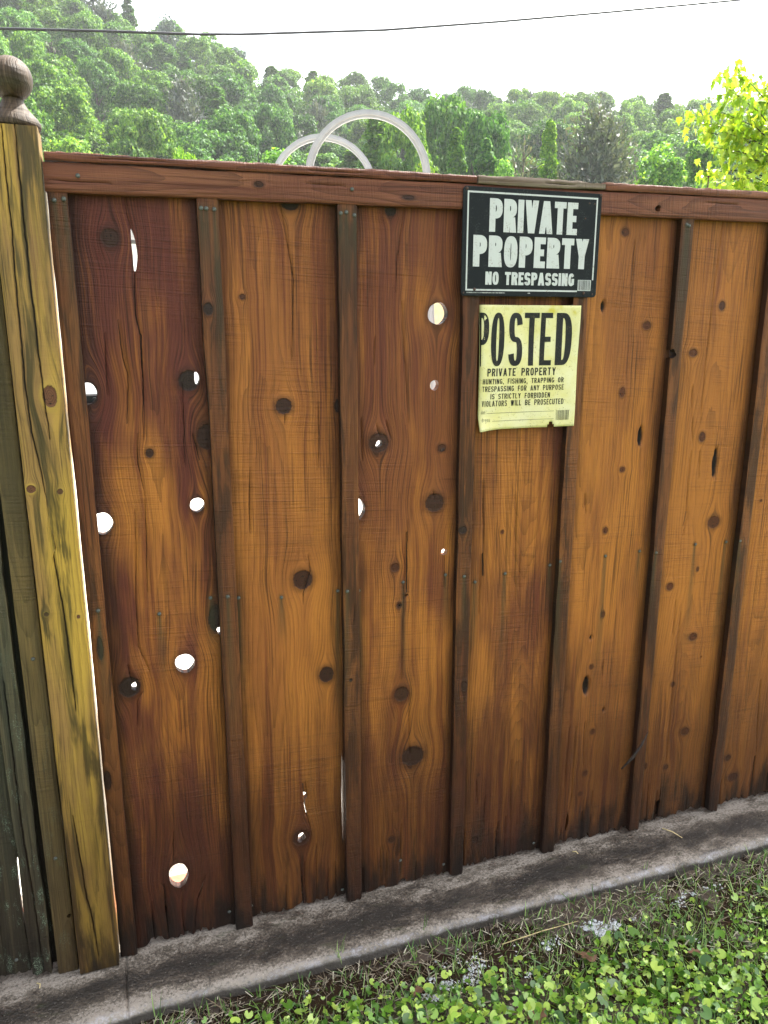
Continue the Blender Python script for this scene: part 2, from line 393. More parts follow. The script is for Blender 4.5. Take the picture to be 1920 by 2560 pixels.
    # compact: front + back + wall strips
    wallV = np.concatenate([front[bd[:, 0]], front[bd[:, 1]], back[bd[:, 0]], back[bd[:, 1]]])
    k0 = 2 * N; a = np.arange(nb)
    wallF = np.stack([k0 + a + nb, k0 + a, k0 + 2 * nb + a, k0 + 3 * nb + a], -1)
    allV = np.concatenate([front, back, wallV]); allF = np.concatenate([q, q[:, ::-1] + N, wallF])
    src = np.concatenate([np.arange(N), np.arange(N), bd[:, 0], bd[:, 1], bd[:, 0], bd[:, 1]])
    used, inv = np.unique(allF, return_inverse=True)
    allF = inv.reshape(allF.shape)
    me = mesh(name, allV[used], allF, mat)
    src = src[used]
    sm = np.zeros(len(allF), bool); sm[:len(q)] = True
    me.polygons.foreach_set('use_smooth', sm)
    fl = lambda A: A.reshape(-1)[src]
    fattr(me, 'ed', fl(edge_d)); fattr(me, 'kt', fl(KT)); fattr(me, 'g', fl(g)); fattr(me, 'r', fl(rr)); fattr(me, 'kn', fl(kn)); fattr(me, 'st', fl(st)); ckv = fl(CK).copy(); ckv[np.nonzero(used >= 2 * N)[0]] = np.maximum(ckv[np.nonzero(used >= 2 * N)[0]], side_shade); fattr(me, 'ck', ckv)
    vattr(me, 'p', np.stack([fl(V), fl(U), np.full(len(src), seed * 1.37)], -1))
    o = obj(name, me, parent)
    o.color = (*color, 1)
    return o

FEAT = {
 'A': {'knots': [(.0092, 1.6364, .0185, .0184), (.1426, 1.3584, .0221, .0222), (.1748, 1.2385, .0236, .0291), (.0538, 1.2103, .0088, .0101), (.1715, .8257, .0178, .0344), (-.0252, .6876, .0236, .0258), (-.0595, 1.3376, .0234, .0262)], 'holes': [(-.0595, 1.3376, .0196, .0222), (-.0529, 1.0666, .0221, .0241), (.1448, 1.0913, .0153, .016), (.0968, .7261, .0211, .0233), (.0492, .1801, .0232, .0331), (.1592, 1.363, .0049, .0148), (.1771, .7939, .0054, .0097), (-.0159, .687, .0067, .0096)], 'cracks': [[(.0416, 1.721), (.0437, 1.6811), (.0517, 1.6482), (.0543, 1.6125), (.0485, 1.5326), (.047, 1.4807), (.047, 1.4271), (.0497, 1.3888), (.044, 1.3208), (.0413, 1.2379)], [(.0104, 1.4806), (.0139, 1.4085), (.0228, 1.3724), (.0168, 1.3134), (.006, 1.2744)], [(.0306, 1.2552), (.0276, 1.1922), (.0336, 1.1189)], [(.0148, 1.0942), (.0126, 1.0195), (.0024, .8799), (-.0006, .78), (.0172, .7187)], [(.0376, 1.1186), (.0341, 1.022), (.0276, .9047)], [(.0036, .6721), (-.0117, .6511), (-.0164, .5864)], [(-.0261, .7427), (-.0206, .7033)], [(.0439, .3032), (.0422, .2177)], [(-.0146, .169), (.0096, .1024), (.0129, .0067)], [(.1118, .1625), (.0903, .1029), (.0772, .0075)], [(.1497, 1.2242), (.1429, 1.2502), (.1562, 1.1892)]]},
 'B': {'knots': [(.2615, 1.528, .0067, .0064), (.3686, 1.7167, .0203, .0155), (.3423, 1.2985, .0187, .0183), (.4639, 1.2944, .0074, .016), (.3742, .8949, .0238, .0244), (.4264, .6471, .019, .021), (.3528, .2099, .0227, .0231)], 'holes': [(.3528, .2099, .0093, .0139)], 'cracks': [[(.3881, .9596), (.4013, .9106), (.3956, .8719), (.376, .8543)], [(.3608, .3612), (.3654, .2992), (.3727, .262), (.3819, .2076)], [(.373, 1.7223), (.3708, 1.6754)], [(.3435, 1.281), (.3437, 1.2572)], [(.3744, .8644), (.3736, .8348)], [(.347, 1.7211), (.3719, 1.5635), (.3629, 1.3971)], [(.3484, .1572), (.3508, -.0365)], [(.3907, .182), (.3891, .0019)]]},
 'C': {'knots': [(.5882, 1.7108, .0138, .0114), (.5602, 1.2076, .0254, .0241), (.7187, 1.1864, .0114, .0106), (.7025, 1.0548, .0252, .0237), (.6017, .9014, .0113, .0111), (.6125, .8026, .0084, .0083), (.6203, .5641, .0206, .021), (.6525, .3825, .0314, .029), (.5935, .1468, .009, .0097)], 'holes': [(.7027, 1.496, .0238, .0246), (.6976, 1.3348, .0111, .0119), (.5612, 1.2048, .0078, .0084), (.7219, 1.1824, .0041, .0048), (.5059, 1.0533, .0196, .0258), (.7303, .9273, .0086, .0082), (.6322, .8262, .0042, .0042), (.6125, .8026, .0042, .0042)], 'cracks': [[(.6195, 1.7195), (.6034, 1.6039), (.6009, 1.5428)], [(.6142, 1.525), (.6238, 1.3934), (.6328, 1.2471)], [(.5544, 1.2503), (.5622, 1.2223)], [(.5758, 1.2587), (.5915, 1.2117)], [(.6307, 1.0169), (.6343, .8343)], [(.6279, .9874), (.62, .6016)], [(.6989, 1.0857), (.7014, 1.0608)], [(.6204, .1866), (.6202, .0262)], [(.5812, .123), (.5757, -.006)], [(.629, .4091), (.6624, .391)], [(.7327, .9167), (.7345, .8332)]]},
 'D': {'knots': [(.8892, .9643, .0056, .0063), (.8404, .0868, .0098, .0115), (.8437, .2854, .0048, .0061)], 'holes': [], 'cracks': [[(.8288, 1.1017), (.8419, .853)], [(.9229, 1.065), (.9339, .7776)], [(.9432, .3116), (.9518, .0049)], [(.8382, .272), (.843, .197)], [(.8665, .2166), (.8647, .1293)]]},
 'E': {'knots': [(1.1898, 1.6881, .0125, .0109), (1.2736, 1.4691, .0145, .0117), (1.2144, 1.3039, .0096, .0152), (1.232, 1.1032, .0099, .0085), (1.1937, .9418, .0088, .011), (1.2053, .7034, .0077, .0105), (1.1799, .5524, .0078, .0085), (1.1991, .3505, .0094, .0102), (1.1835, .2212, .0095, .0105), (1.1722, .1562, .0081, .0079)], 'holes': [(1.1422, 1.5149, .0046, .0142), (1.2824, 1.1881, .0069, .0252), (1.1686, .4964, .0098, .0269), (1.1734, .6388, .0032, .0071), (1.2313, .411, .0034, .0076)], 'cracks': [[(1.1423, .3772), (1.1439, .1428), (1.1345, .1056), (1.1335, .0397)], [(1.2189, 1.6716), (1.2185, 1.5877)], [(1.2175, .5672), (1.2174, .5189)]]},
 'F': {'knots': [(1.5031, 1.5185, .0116, .014), (1.4258, 1.3993, .0153, .0112), (1.481, 1.1768, .012, .0163), (1.5504, .9338, .0238, .0198), (1.4207, .7584, .0137, .0131), (1.5194, .5935, .0173, .0138), (1.4649, .4523, .0086, .009), (1.5245, .2903, .0179, .0148), (1.4668, .1828, .0103, .0096), (1.3936, .2004, .0072, .0122), (1.5117, .7993, .0056, .0084)], 'holes': [(1.5357, 1.1026, .0082, .0401), (1.5575, .5254, .0029, .0051)], 'cracks': [[(1.4784, 1.726), (1.4698, 1.5183), (1.4674, 1.3523), (1.4694, 1.2183)], [(1.447, 1.1416), (1.4489, 1.0224), (1.4479, .9264)], [(1.4629, .9707), (1.4468, .9002)], [(1.4679, .6775), (1.4647, .4675), (1.4642, .2075)], [(1.4551, .1285), (1.4532, -.0226)], [(1.4457, .7163), (1.4466, .6072)]]},
 'G': {'knots': [(1.698, .1691, .0143, .0114), (1.7263, .0963, .0225, .0145), (1.7085, .9841, .0058, .0047)], 'holes': [], 'cracks': [[(1.7897, .4159), (1.8178, .0082)]]},
 'b1': {'knots': [(-.078, .7965, .0064, .0273), (-.089, .4794, .0083, .0248)], 'holes': [], 'cracks': [[(-.09, .5298), (-.0987, .3792)]]},
 'b2': {'knots': [(.1882, 1.503, .0096, .0126)], 'holes': [], 'cracks': [[(.2141, 1.0108), (.2146, .9832)]]},
 'b3': {'knots': [(.482, .6328, .004, .0053)], 'holes': [], 'cracks': [[(.4981, 1.4047), (.4953, 1.2998)], [(.4939, .8272), (.4915, .7769)], [(.4669, .4628), (.4705, .4178)]]},
 'b4': {'knots': [(.7703, .985, .0107, .0091), (.7851, .5679, .0079, .0135)], 'holes': [], 'cracks': [[(.7933, 1.3735), (.7924, 1.3367)]]},
 'b5': {'knots': [], 'holes': [], 'cracks': [[(1.0731, 1.4824), (1.0729, 1.4543)]]},
 'b6': {'knots': [], 'holes': [(1.3394, 1.398, .0136, .013)], 'cracks': []},
 'b7': {'knots': [], 'holes': [], 'cracks': []},
}
NAILS_BOARD = [(.0493, .8517), (.1617, .8758), (.2239, .8684), (.3221, .8577), (.4576, .8578), (.5092, .8528), (.6226, .8614), (.7348, .8678), (.8166, .8398), (.9006, .8531), (1.0306, .8621), (1.085, .873), (1.1995, .8704), (1.3073, .8733), (1.4931, .8751), (1.6003, .8721), (1.677, .8638), (.1644, .0436), (.2186, .0461), (.4577, .0285), (.7466, .0313), (1.0263, .0298), (.6199, .0762)]
NAILS_BATTEN = [(.1844, 1.6958), (.1945, 1.6955), (.2101, 1.6947), (.471, 1.6984), (.4832, 1.7005), (.5007, 1.6957), (-.0839, 1.6977), (-.067, 1.7007), (.1975, .8813), (.4755, .8615), (.7768, .8654), (1.0485, .8761), (1.3467, .8707), (1.6305, .8771), (-.075, .8821), (1.3519, 1.7094), (1.3593, 1.7069)]
# ------------------------------------------------------------------ simple materials
def plain(name, col, rough=.6, spec=.5, metal=0., var=.0, sc=40., bump=0.):
    T = NT(name)
    n = T.noise(T.obj(), sc, 4., .6)
    c = T.mix(T.ss(n, .3, .7), tuple(x * (1 - var) for x in col), tuple(min(1, x * (1 + var)) for x in col))
    T.pbr(c, rough, T.bump(n, bump, .002) if bump else None, spec, metal); return T.m
M_NAIL = plain('galvanised_nail', (.075, .08, .07), .6, .3, .2, .5, 300.)
M_RUST = plain('rusty_screw', (.06, .035, .025), .7, .3, .2, .5, 300.)
M_IRON = plain('black_iron', (.02, .02, .022), .45, .5, .3)
M_PVC = plain('white_plastic_rail', (.33, .33, .335), .4, .3, 0, .06, 20.)
M_WIRE = plain('wire_sheath', (.012, .012, .016), .5)
M_STRAW = plain('dry_straw', (.5, .4, .2), .7, .3, 0, .3, 90.)
M_TWIG = plain('dead_twig', (.03, .022, .018), .8, .2, 0, .3, 90.)
M_BRICK = plain('red_brick', (.4, .13, .08), .85, .2, 0, .3, 40., .4)

# ------------------------------------------------------------------ right fence: boards and battens
fence = thing('wooden_fence', 'red-brown board and batten privacy fence carrying the two warning signs', 'fence')
BZ0, BZ1 = .006, 1.745
BX = [('A', -.068, .194), ('B', .198, .482), ('C', .486, .775), ('D', .779, 1.063), ('E', 1.067, 1.352), ('F', 1.356, 1.640), ('G', 1.644, 1.925), ('H', 1.929, 2.21), ('I', 2.214, 2.49)]
BCOL = {'A': (1., .36, .97), 'B': (.42, .54, 1.), 'C': (.7, .44, .96), 'D': (.75, .47, .95), 'E': (.45, .64, 1.), 'F': (.22, .72, 1.), 'G': (.3, .66, 1.), 'H': (.4, .55, 1.), 'I': (.5, .5, 1.)}
THR = {'A': [(0, 1.572, 1.655, .0046), (8, .085, .103, .0015), (9, .095, .15, .0022)],
       'B': [(1, .262, .33, .0018)], 'E': [(0, .045, .105, .0045)], 'F': [(4, .02, .12, .0022)]}
for i, (k, x0, x1) in enumerate(BX):
    f = FEAT.get(k, dict(knots=[(x0 + .1, .5, .012, .014), (x0 + .2, 1.1, .015, .017), (x0 + .07, 1.4, .01, .012)], holes=[], cracks=[]))
    cr = list(f['cracks'])
    rr_ = random.Random(40 + i)
    for _ in range(5):                                     # short checks running up from the foot of the board
        xx = rr_.uniform(x0 + .02, x1 - .02); cr.append([(xx, rr_.uniform(.06, .16)), (xx + rr_.uniform(-.006, .006), .0)])
    for _ in range(3):
        xx = rr_.uniform(x0 + .03, x1 - .03); z = rr_.uniform(.3, 1.5); cr.append([(xx, z), (xx + rr_.uniform(-.008, .008), z - rr_.uniform(.05, .2))])
    ho = [(h[0], h[1], h[2], h[3], .11 if (k, j) in (('A', 5), ('A', 6), ('A', 7), ('B', 0), ('C', 2)) else .03) for j, h in enumerate(f['holes'])]
    pit = [h for j, h in enumerate(ho) if (k == 'E' and j < 5) or (k, j) == ('F', 0)]; ho = [h for h in ho if h not in pit]
    if k == 'B': ho.append((.4628, .29, .0027, .16, .0))
    br = {'A': .0, 'B': .1, 'C': .12}.get(k, .8); sh = .85 if k in 'DEFG' else .95
    kns = [(a, b, r * sh, s * sh, min(1., max(0., br + (.35 if max(r, s) < .012 else 0) + rr_.uniform(-.25, .25)))) for a, b, r, s in f['knots']]
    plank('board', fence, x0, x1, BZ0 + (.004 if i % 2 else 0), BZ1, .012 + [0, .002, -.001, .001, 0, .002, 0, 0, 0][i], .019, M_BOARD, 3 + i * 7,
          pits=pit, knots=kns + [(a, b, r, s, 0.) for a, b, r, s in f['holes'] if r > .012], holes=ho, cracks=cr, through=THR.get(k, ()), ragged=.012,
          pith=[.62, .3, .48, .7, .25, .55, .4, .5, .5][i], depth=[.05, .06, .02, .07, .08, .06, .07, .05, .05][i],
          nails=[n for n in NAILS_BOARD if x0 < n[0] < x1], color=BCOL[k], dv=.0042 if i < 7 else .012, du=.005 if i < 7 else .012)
TX = [('b1', -.096, -.060), ('b2', .178, .218), ('b3', .466, .506), ('b4', .758, .797), ('b5', 1.046, 1.084), ('b6', 1.339, 1.374), ('b7', 1.628, 1.664), ('b8', 1.912, 1.948), ('b9', 2.196, 2.232)]
TCOL = [(.6, .5, 1.), (.3, .35, .95), (.3, .32, .92), (.5, .42, .95), (.3, .5, 1.), (.3, .6, 1.), (.3, .6, 1.), (.3, .5, 1.), (.3, .5, 1.)]
for i, (k, x0, x1) in enumerate(TX):
    f = FEAT.get(k, dict(knots=[], holes=[], cracks=[]))
    top = 1.724 if i == 0 else 1.738
    plank('batten', fence, x0, x1, -.004 if i in (1,) else .004, top, -.008, .0185, M_BATTEN, 101 + i * 5, dv=.0036, du=.007, knots=f['knots'], holes=[(*h[:4], .2) for h in f['holes']], cracks=f['cracks'],
          ragged=.006, pith=.5, depth=.06, nails=[n for n in NAILS_BATTEN if x0 < n[0] < x1], wave=.0022, color=TCOL[i], crackw=.0014, side_shade=.72)  # side faces darkened in the colour to carry their shade
# rails
plank('face_rail', fence, 1.7125, 1.7635, -.098, 2.49, -.0125, .022, M_RAIL, 211, dv=.0032, du=.006, horiz=True, knots=[(.30, 1.742, .010, .006, .6), (.62, 1.730, .014, .005, .5)], tilt=.0078, holes=[(1.2606, 1.7316, .0075, .0085, .12)],
      cracks=[[(-.09, 1.732), (.02, 1.7305)], [(.40, 1.748), (.48, 1.7465)], [(1.4, 1.75), (1.5, 1.749)]], crackw=.0007, pith=.3, depth=.04, wave=.002, color=(.6, .5, 1.), topwave=.001)
plank('rail_cap', fence, 1.7660, 1.7808, -.094, .7795, -.0165, .084, M_RAIL, 223, dv=.0024, du=.004, horiz=True, cracks=[[(.0, 1.773), (.12, 1.7735)], [(.4, 1.772), (.52, 1.7725)]], crackw=.0007, pith=.4, depth=.05, wave=.0028, color=(.7, .55, 1.), tilt=.0083, topwave=.0022)
capg = plank('rail_cap', fence, 1.7655, 1.7808, .7825, 1.1065, -.0180, .0855, M_CAPGREY, 227, dv=.0024, du=.004, horiz=True, cracks=[[(.95, 1.772), (1.03, 1.7715)]], pith=.4, depth=.05, wave=.004, color=(.4, .5, .9), tilt=.0083, topwave=.0035)
capg['label'] = 'grey lichen-crusted length of the cap above the black sign'
plank('rail_cap', fence, 1.7660, 1.7808, 1.1095, 2.49, -.0165, .084, M_RAIL, 229, dv=.0024, du=.005, horiz=True, cracks=[], pith=.4, depth=.05, wave=.0028, color=(.5, .58, 1.), tilt=.0083, topwave=.0022)
for z0, z1, x0 in ((.025, .105, -.03), (.822, .902, -.03), (1.66, 1.7635, .0)):
    MB().box(x0, 2.49, .0335, .0705, z0, z1, .002).build('back_rail', plain('back_rail_wood', (.12, .06, .03), .8, .2, 0, .4, 30.), fence).rotation_euler = (0, -.0078 if z0 > 1.5 else 0, 0)
# a latch bar behind the half-covered knot hole
MB().box(-.092, -.02, .034, .05, 1.306, 1.3335, .003).tube([(-.045, .03, 1.322), (-.045, .022, 1.322)], .006).build('latch', M_IRON, fence)
# nails
nm = MB().lathe([(.0, .0), (.0042, .0), (.0042, .0008), (.003, .0016), (.0005, .0018)], n=10)
nailme = mesh('nail', [(x, -z, y) for x, y, z in nm.V], nm.F, M_NAIL, True)
for L, y in ((NAILS_BOARD, .0108), (NAILS_BATTEN, -.0089)):
    for x, z in L: obj('nail', nailme, fence, (x, y, z))
for x, z in ((.4948, 1.7459), (-.0388, 1.742)):
    obj('nail', nailme, fence, (x, -.0134, z))
for x in (2.05, 2.16, 2.3, 2.4): obj('nail', nailme, fence, (x, .0108, .86))
MB().tube([(1.4146, .004, 1.77), (1.4138, .003, 1.8245)], .0017).tube([(1.4138, .003, 1.8235), (1.41375, .003, 1.8255)], .0052, 10).build('nail', M_RUST, fence)

# ------------------------------------------------------------------ post with ball finial
post = thing('fence_post', 'yellow-green treated post with a turned ball finial, left of the gate panel', 'fence post', (-.1435, .0145, 0))
PC = [[(a + .1435, b) for a, b in c] for c in (
    [(-.1363, 1.8262), (-.1372, 1.7795), (-.1375, 1.7126), (-.1385, 1.6), (-.137, 1.4), (-.132, 1.25)],
    [(-.1579, 1.8174), (-.1599, 1.7315), (-.16, 1.6363), (-.1636, 1.5378), (-.1651, 1.4436), (-.1665, 1.3615), (-.1645, 1.2693), (-.1578, 1.2139), (-.151, 1.1492), (-.1448, 1.0831), (-.1399, 1.0325)],
    [(-.1522, 1.0754), (-.1482, 1.0079), (-.1433, .9387), (-.1391, .8592), (-.1368, .6668)],
    [(-.166, .4198), (-.1589, .2744), (-.1561, .1995), (-.1504, .1657), (-.1434, .0427)])]
PK = [(-.1243 + .1435, 1.3375, .013, .021), (-.1757 + .1435, 1.1574, .009, .008), (-.1238 + .1435, 1.1489, .006, .006), (-.1733 + .1435, .8945, .005, .005), (-.1131 + .1435, .8816, .004, .004)]
plank('shaft', post, -.0435, .0435, .004, 1.819, -.0445, .089, M_POST, 331, dv=.0022, du=.005, knots=PK, cracks=PC, pith=.35, depth=.012, wave=.0008, color=(.75, .5, 1.), crackw=.0034)
fin = MB().lathe([(.0, 0), (.0425, 0), (.0445, .004), (.0445, .009), (.041, .016), (.034, .024), (.0285, .029), (.0282, .031), (.0262, .0325), (.0215, .040), (.0185, .046), (.0175, .0515)] +
                 [(.0375 * cos(a), .0835 + .0375 * sin(a)) for a in np.linspace(radians(-61), radians(89.5), 20)], n=40)
fme = mesh('finial', fin.V, fin.F, M_FINIAL, True)
fv = np.array(fin.V)
fattr(fme, 'g', fv[:, 0] + .01 * vnoise(fv[:, 2] * 30, fv[:, 1] * 9, 3)); fattr(fme, 'r', np.hypot(fv[:, 0] - .02, fv[:, 1] * .6 + .05)); fattr(fme, 'kn', fv[:, 0] * 0 + 4); fattr(fme, 'kt', fv[:, 0] * 0); fattr(fme, 'st', np.exp(-((fv[:, 2] - .071) / .009) ** 2) * .55); fattr(fme, 'ck', fv[:, 0] * 0)
vattr(fme, 'p', np.stack([fv[:, 0], fv[:, 2] * .6, fv[:, 1] * 9], -1))
fo = obj('finial', fme, post, (.0045, -.002, 1.8195)); fo.color = (.25, .42, 1, 1)

# ------------------------------------------------------------------ left fence, mossy
lf = thing('mossy_fence', 'dark green mossy board fence at the far left edge, beside the post', 'fence')
plank('board', lf, -.62, -.2875, .02, 1.70, .004, .019, M_MOSSY, 401, dv=.006, du=.007, holes=[(-.2905, .21, .0062, .12, .02)], ragged=.01, knots=[(-.335, .72, .01, .012), (-.42, 1.2, .012, .014)], cracks=[[(-.34, .6), (-.345, .02)]], color=(.3, .4, .8))
plank('board', lf, -.2825, -.19, .01, 1.70, .022, .019, M_MOSSY, 409, dv=.006, du=.007, ragged=.01, color=(.3, .25, .45))
plank('board', lf, -.95, -.626, .02, 1.70, .01, .019, M_MOSSY, 411, dv=.012, du=.02, color=(.3, .4, .8))
plank('batten', lf, -.291, -.2465, .008, 1.695, -.004, .0245, M_MOSSY, 419, dv=.0034, du=.006, cracks=[[(-.272, .75), (-.274, .4), (-.268, .2), (-.266, .02)]], color=(.3, .55, .95), wave=.004, crackw=.0035, ragged=.01)
plank('batten', lf, -.2345, -.1915, .002, 1.695, -.010, .03, M_BROWNB, 421, dv=.0034, du=.006, holes=[(-.1985, .152, .0052, .0055, .05)], color=(.35, .5, 1.), cracks=[[(-.228, .5), (-.2265, .2)]])
plank('batten', lf, -.645, -.605, .002, 1.695, -.012, .022, M_BROWNB, 431, dv=.006, du=.02, color=(.3, .4, .9))
plank('rail', lf, 1.66, 1.72, -.95, -.192, -.026, .0135, M_MOSSY, 433, dv=.006, du=.02, horiz=True, color=(.3, .4, .9))
for z in (.08, .84, 1.6):
    MB().box(-.95, -.19, .0435, .08, z - .04, z + .04, .002).build('back_rail', plain('back_rail_wood', (.15, .1, .06), .8, .2, 0, .4, 30.), lf)
for x, z in ((-.32, .058), (-.2105, .7925), (-.2125, .31), (-.335, .84)): obj('nail', nailme, lf, (x, .0028 if x < -.3 else -.0113, z))
# ------------------------------------------------------------------ lettering drawn as thin flat shapes
def _band(cx, cy, rx, ry, t, a0, a1, e=2.5, n=18, tv=None):
    tv = t if tv is None else tv
    P = []
    for i in range(n + 1):
        a = radians(a0 + (a1 - a0) * i / n); c, s = cos(a), sin(a)
        ec = math.copysign(abs(c) ** (2 / e), c); es = math.copysign(abs(s) ** (2 / e), s)
        P.append(((cx + rx * ec, cy + ry * es), (cx + (rx - t) * ec, cy + (ry - tv) * es)))
    return [[P[i][0], P[i + 1][0], P[i + 1][1], P[i][1]] for i in range(n)]
def _r(x0, y0, x1, y1): return [[(x0, y0), (x1, y0), (x1, y1), (x0, y1)]]
def glyph(ch, w, t, tv):
    h = 1.0; H2 = .5
    def bowl(y0, y1, x0=0):
        cx = w * .42
        return _r(x0, y0, cx, y0 + tv) + _r(x0, y1 - tv, cx, y1) + _band(cx, (y0 + y1) / 2, w - cx, (y1 - y0) / 2, t, -90, 90, tv=tv)
    if ch == 'I': return _r(0, 0, t, 1)
    if ch == 'L': return _r(0, 0, t, 1) + _r(t, 0, w, tv)
    if ch == 'E': return _r(0, 0, t, 1) + _r(t, 0, w, tv) + _r(t, 1 - tv, w, 1) + _r(t, .5 - tv / 2, w * .88, .5 + tv / 2)
    if ch == 'F': return _r(0, 0, t, 1) + _r(t, 1 - tv, w, 1) + _r(t, .5 - tv / 2, w * .88, .5 + tv / 2)
    if ch == 'T': return _r(0, 1 - tv, w, 1) + _r(w / 2 - t / 2, 0, w / 2 + t / 2, 1 - tv)
    if ch == 'H': return _r(0, 0, t, 1) + _r(w - t, 0, w, 1) + _r(t, .5 - tv / 2, w - t, .5 + tv / 2)
    if ch == 'O': return _band(w / 2, .5, w / 2, .5, t, 0, 360, n=36, tv=tv)
    if ch == 'C': return _band(w / 2, .5, w / 2, .5, t, 32, 328, n=30, tv=tv)
    if ch == 'G': return _band(w / 2, .5, w / 2, .5, t, 32, 340, n=30, tv=tv) + _r(w * .55, .36, w, .36 + tv) + _r(w - t, .1, w, .36)
    if ch == 'D': return _r(0, 0, t, 1) + bowl(0, 1, t)
    if ch == 'P': return _r(0, 0, t, 1) + bowl(.40, 1, t)
    if ch == 'R': return _r(0, 0, t, 1) + bowl(.44, 1, t) + [[(w * .42, .46), (w * .42 + t, .46), (w, 0), (w - t * 1.1, 0)]]
    if ch == 'B': return _r(0, 0, t, 1) + bowl(.5 - tv / 2, 1, t) + bowl(0, .5 + tv / 2, t)
    if ch == 'S':
        ry = (1 + tv) / 4
        return _band(w / 2, 1 - ry, w / 2, ry, t, 8, 270, n=22, tv=tv) + _band(w / 2, ry, w / 2, ry, t, -172, 90, n=22, tv=tv)
    if ch == 'U': return _r(0, .3, t, 1) + _r(w - t, .3, w, 1) + _band(w / 2, .3, w / 2, .3, t, 180, 360, tv=tv)
    if ch == 'A': return [[(0, 0), (t, 0), (w / 2 + t * .45, 1), (w / 2 - t * .55, 1)], [(w - t, 0), (w, 0), (w / 2 + t * .55, 1), (w / 2 - t * .45, 1)]] + _r(w * .25, .2, w * .75, .2 + tv * .9)
    if ch == 'V': return [[(0, 1), (w / 2 - t * .55, 0), (w / 2 + t * .45, 0), (t, 1)], [(w - t, 1), (w / 2 - t * .45, 0), (w / 2 + t * .55, 0), (w, 1)]]
    if ch == 'Y': return [[(0, 1), (w / 2 - t / 2, .42), (w / 2 + t / 2, .42), (t, 1)], [(w - t, 1), (w / 2 - t / 2, .42), (w / 2 + t / 2, .42), (w, 1)]] + _r(w / 2 - t / 2, 0, w / 2 + t / 2, .425)
    if ch == 'N': return _r(0, 0, t, 1) + _r(w - t, 0, w, 1) + [[(0, 1), (w - t, 0), (w, 0), (t, 1)]]
    if ch == 'W': return [[(0, 1), (w * .22, 0), (w * .22 + t, 0), (t, 1)], [(w / 2 - t / 2, 1), (w * .22, 0), (w * .22 + t, 0), (w / 2 + t / 2, 1)], [(w / 2 - t / 2, 1), (w * .78 - t, 0), (w * .78, 0), (w / 2 + t / 2, 1)], [(w - t, 1), (w * .78 - t, 0), (w * .78, 0), (w, 1)]]
    if ch == 'M': return _r(0, 0, t, 1) + _r(w - t, 0, w, 1) + [[(0, 1), (w / 2 - t / 2, .2), (w / 2 + t / 2, .2), (t, 1)], [(w - t, 1), (w / 2 - t / 2, .2), (w / 2 + t / 2, .2), (w, 1)]]
    if ch == ',': return _r(0, -.12, t, .16)
    if ch == '.': return _r(0, 0, t, .16)
    x = .66                                                  # lower case
    if ch == 'a': return _band(w / 2, x * .32, w / 2, x * .32, t, 0, 360, tv=tv) + _r(w - t, 0, w, x * .7) + _band(w / 2, x * .7, w / 2, x * .3, t, 0, 150, tv=tv)
    if ch == 'm': return _r(0, 0, t, x) + _r(w / 2 - t / 2, 0, w / 2 + t / 2, x * .9) + _r(w - t, 0, w, x * .8) + _r(0, x - tv, w - t, x)
    if ch == 'e': return _band(w / 2, x / 2, w / 2, x / 2, t, 0, 315, tv=tv) + _r(t, x * .42, w - t * .5, x * .42 + tv)
    if ch == 'd': return _band(w / 2, x / 2, w / 2, x / 2, t, 0, 360, tv=tv) + _r(w - t, 0, w, 1)
    if ch == 'r': return _r(0, 0, t, x) + _band(w * .6, x * .6, w * .6, x * .4, t, 60, 180, tv=tv)
    if ch == 's':
        ry = (x + tv) / 4
        return _band(w / 2, x - ry, w / 2, ry, t, 8, 270, tv=tv) + _band(w / 2, ry, w / 2, ry, t, -172, 90, tv=tv)
    return []
WID = {'I': .0, 'M': 1.3, 'W': 1.45, ',': 0., '.': 0., 'A': 1.08, 'V': 1.06, 'Y': 1.04, 'E': .86, 'F': .84, 'L': .82, 'T': .95, 'm': 1.4}
def text_polys(txt, x0, y0, W, h, tf, gapf=.3, spf=.9):
    """polygons of a line of text set to exactly W wide and h high; tf = stem width / letter width"""
    adv = []
    for ch in txt:
        if ch == ' ': adv.append(('sp', spf))
        else: adv.append((ch, tf if WID.get(ch, 1.) == 0. else WID.get(ch, 1.)))
    tot = sum(a for _, a in adv) + gapf * (len(txt) - 1)
    u = W / tot; t = tf * u; tv = min(t / h * .92, .3)
    out = []; x = x0
    for ch, a in adv:
        if ch != 'sp':
            for P in glyph(ch, a * u, t, tv): out.append([(x + px, y0 + py * h) for px, py in P])
        x += (a + gapf) * u
    return out
def print_flat(name, polys, mat, parent, surf, sub=0.0):
    """thin printed shapes laid on a surface given by surf(s, z) -> (x, y, z); each a hair proud of the last"""
    m = MB()
    for i, P in enumerate(polys):
        Q = [surf(a, b) for a, b in P]
        Q = [(x, y - .00025 - sub - (i % 40) * 6e-6, z) for x, y, z in Q]
        ar = sum(P[j][0] * P[(j + 1) % len(P)][1] - P[(j + 1) % len(P)][0] * P[j][1] for j in range(len(P)))
        m.add(Q if ar > 0 else Q[::-1], [tuple(range(len(Q)))])
    return m.build(name, mat, parent)

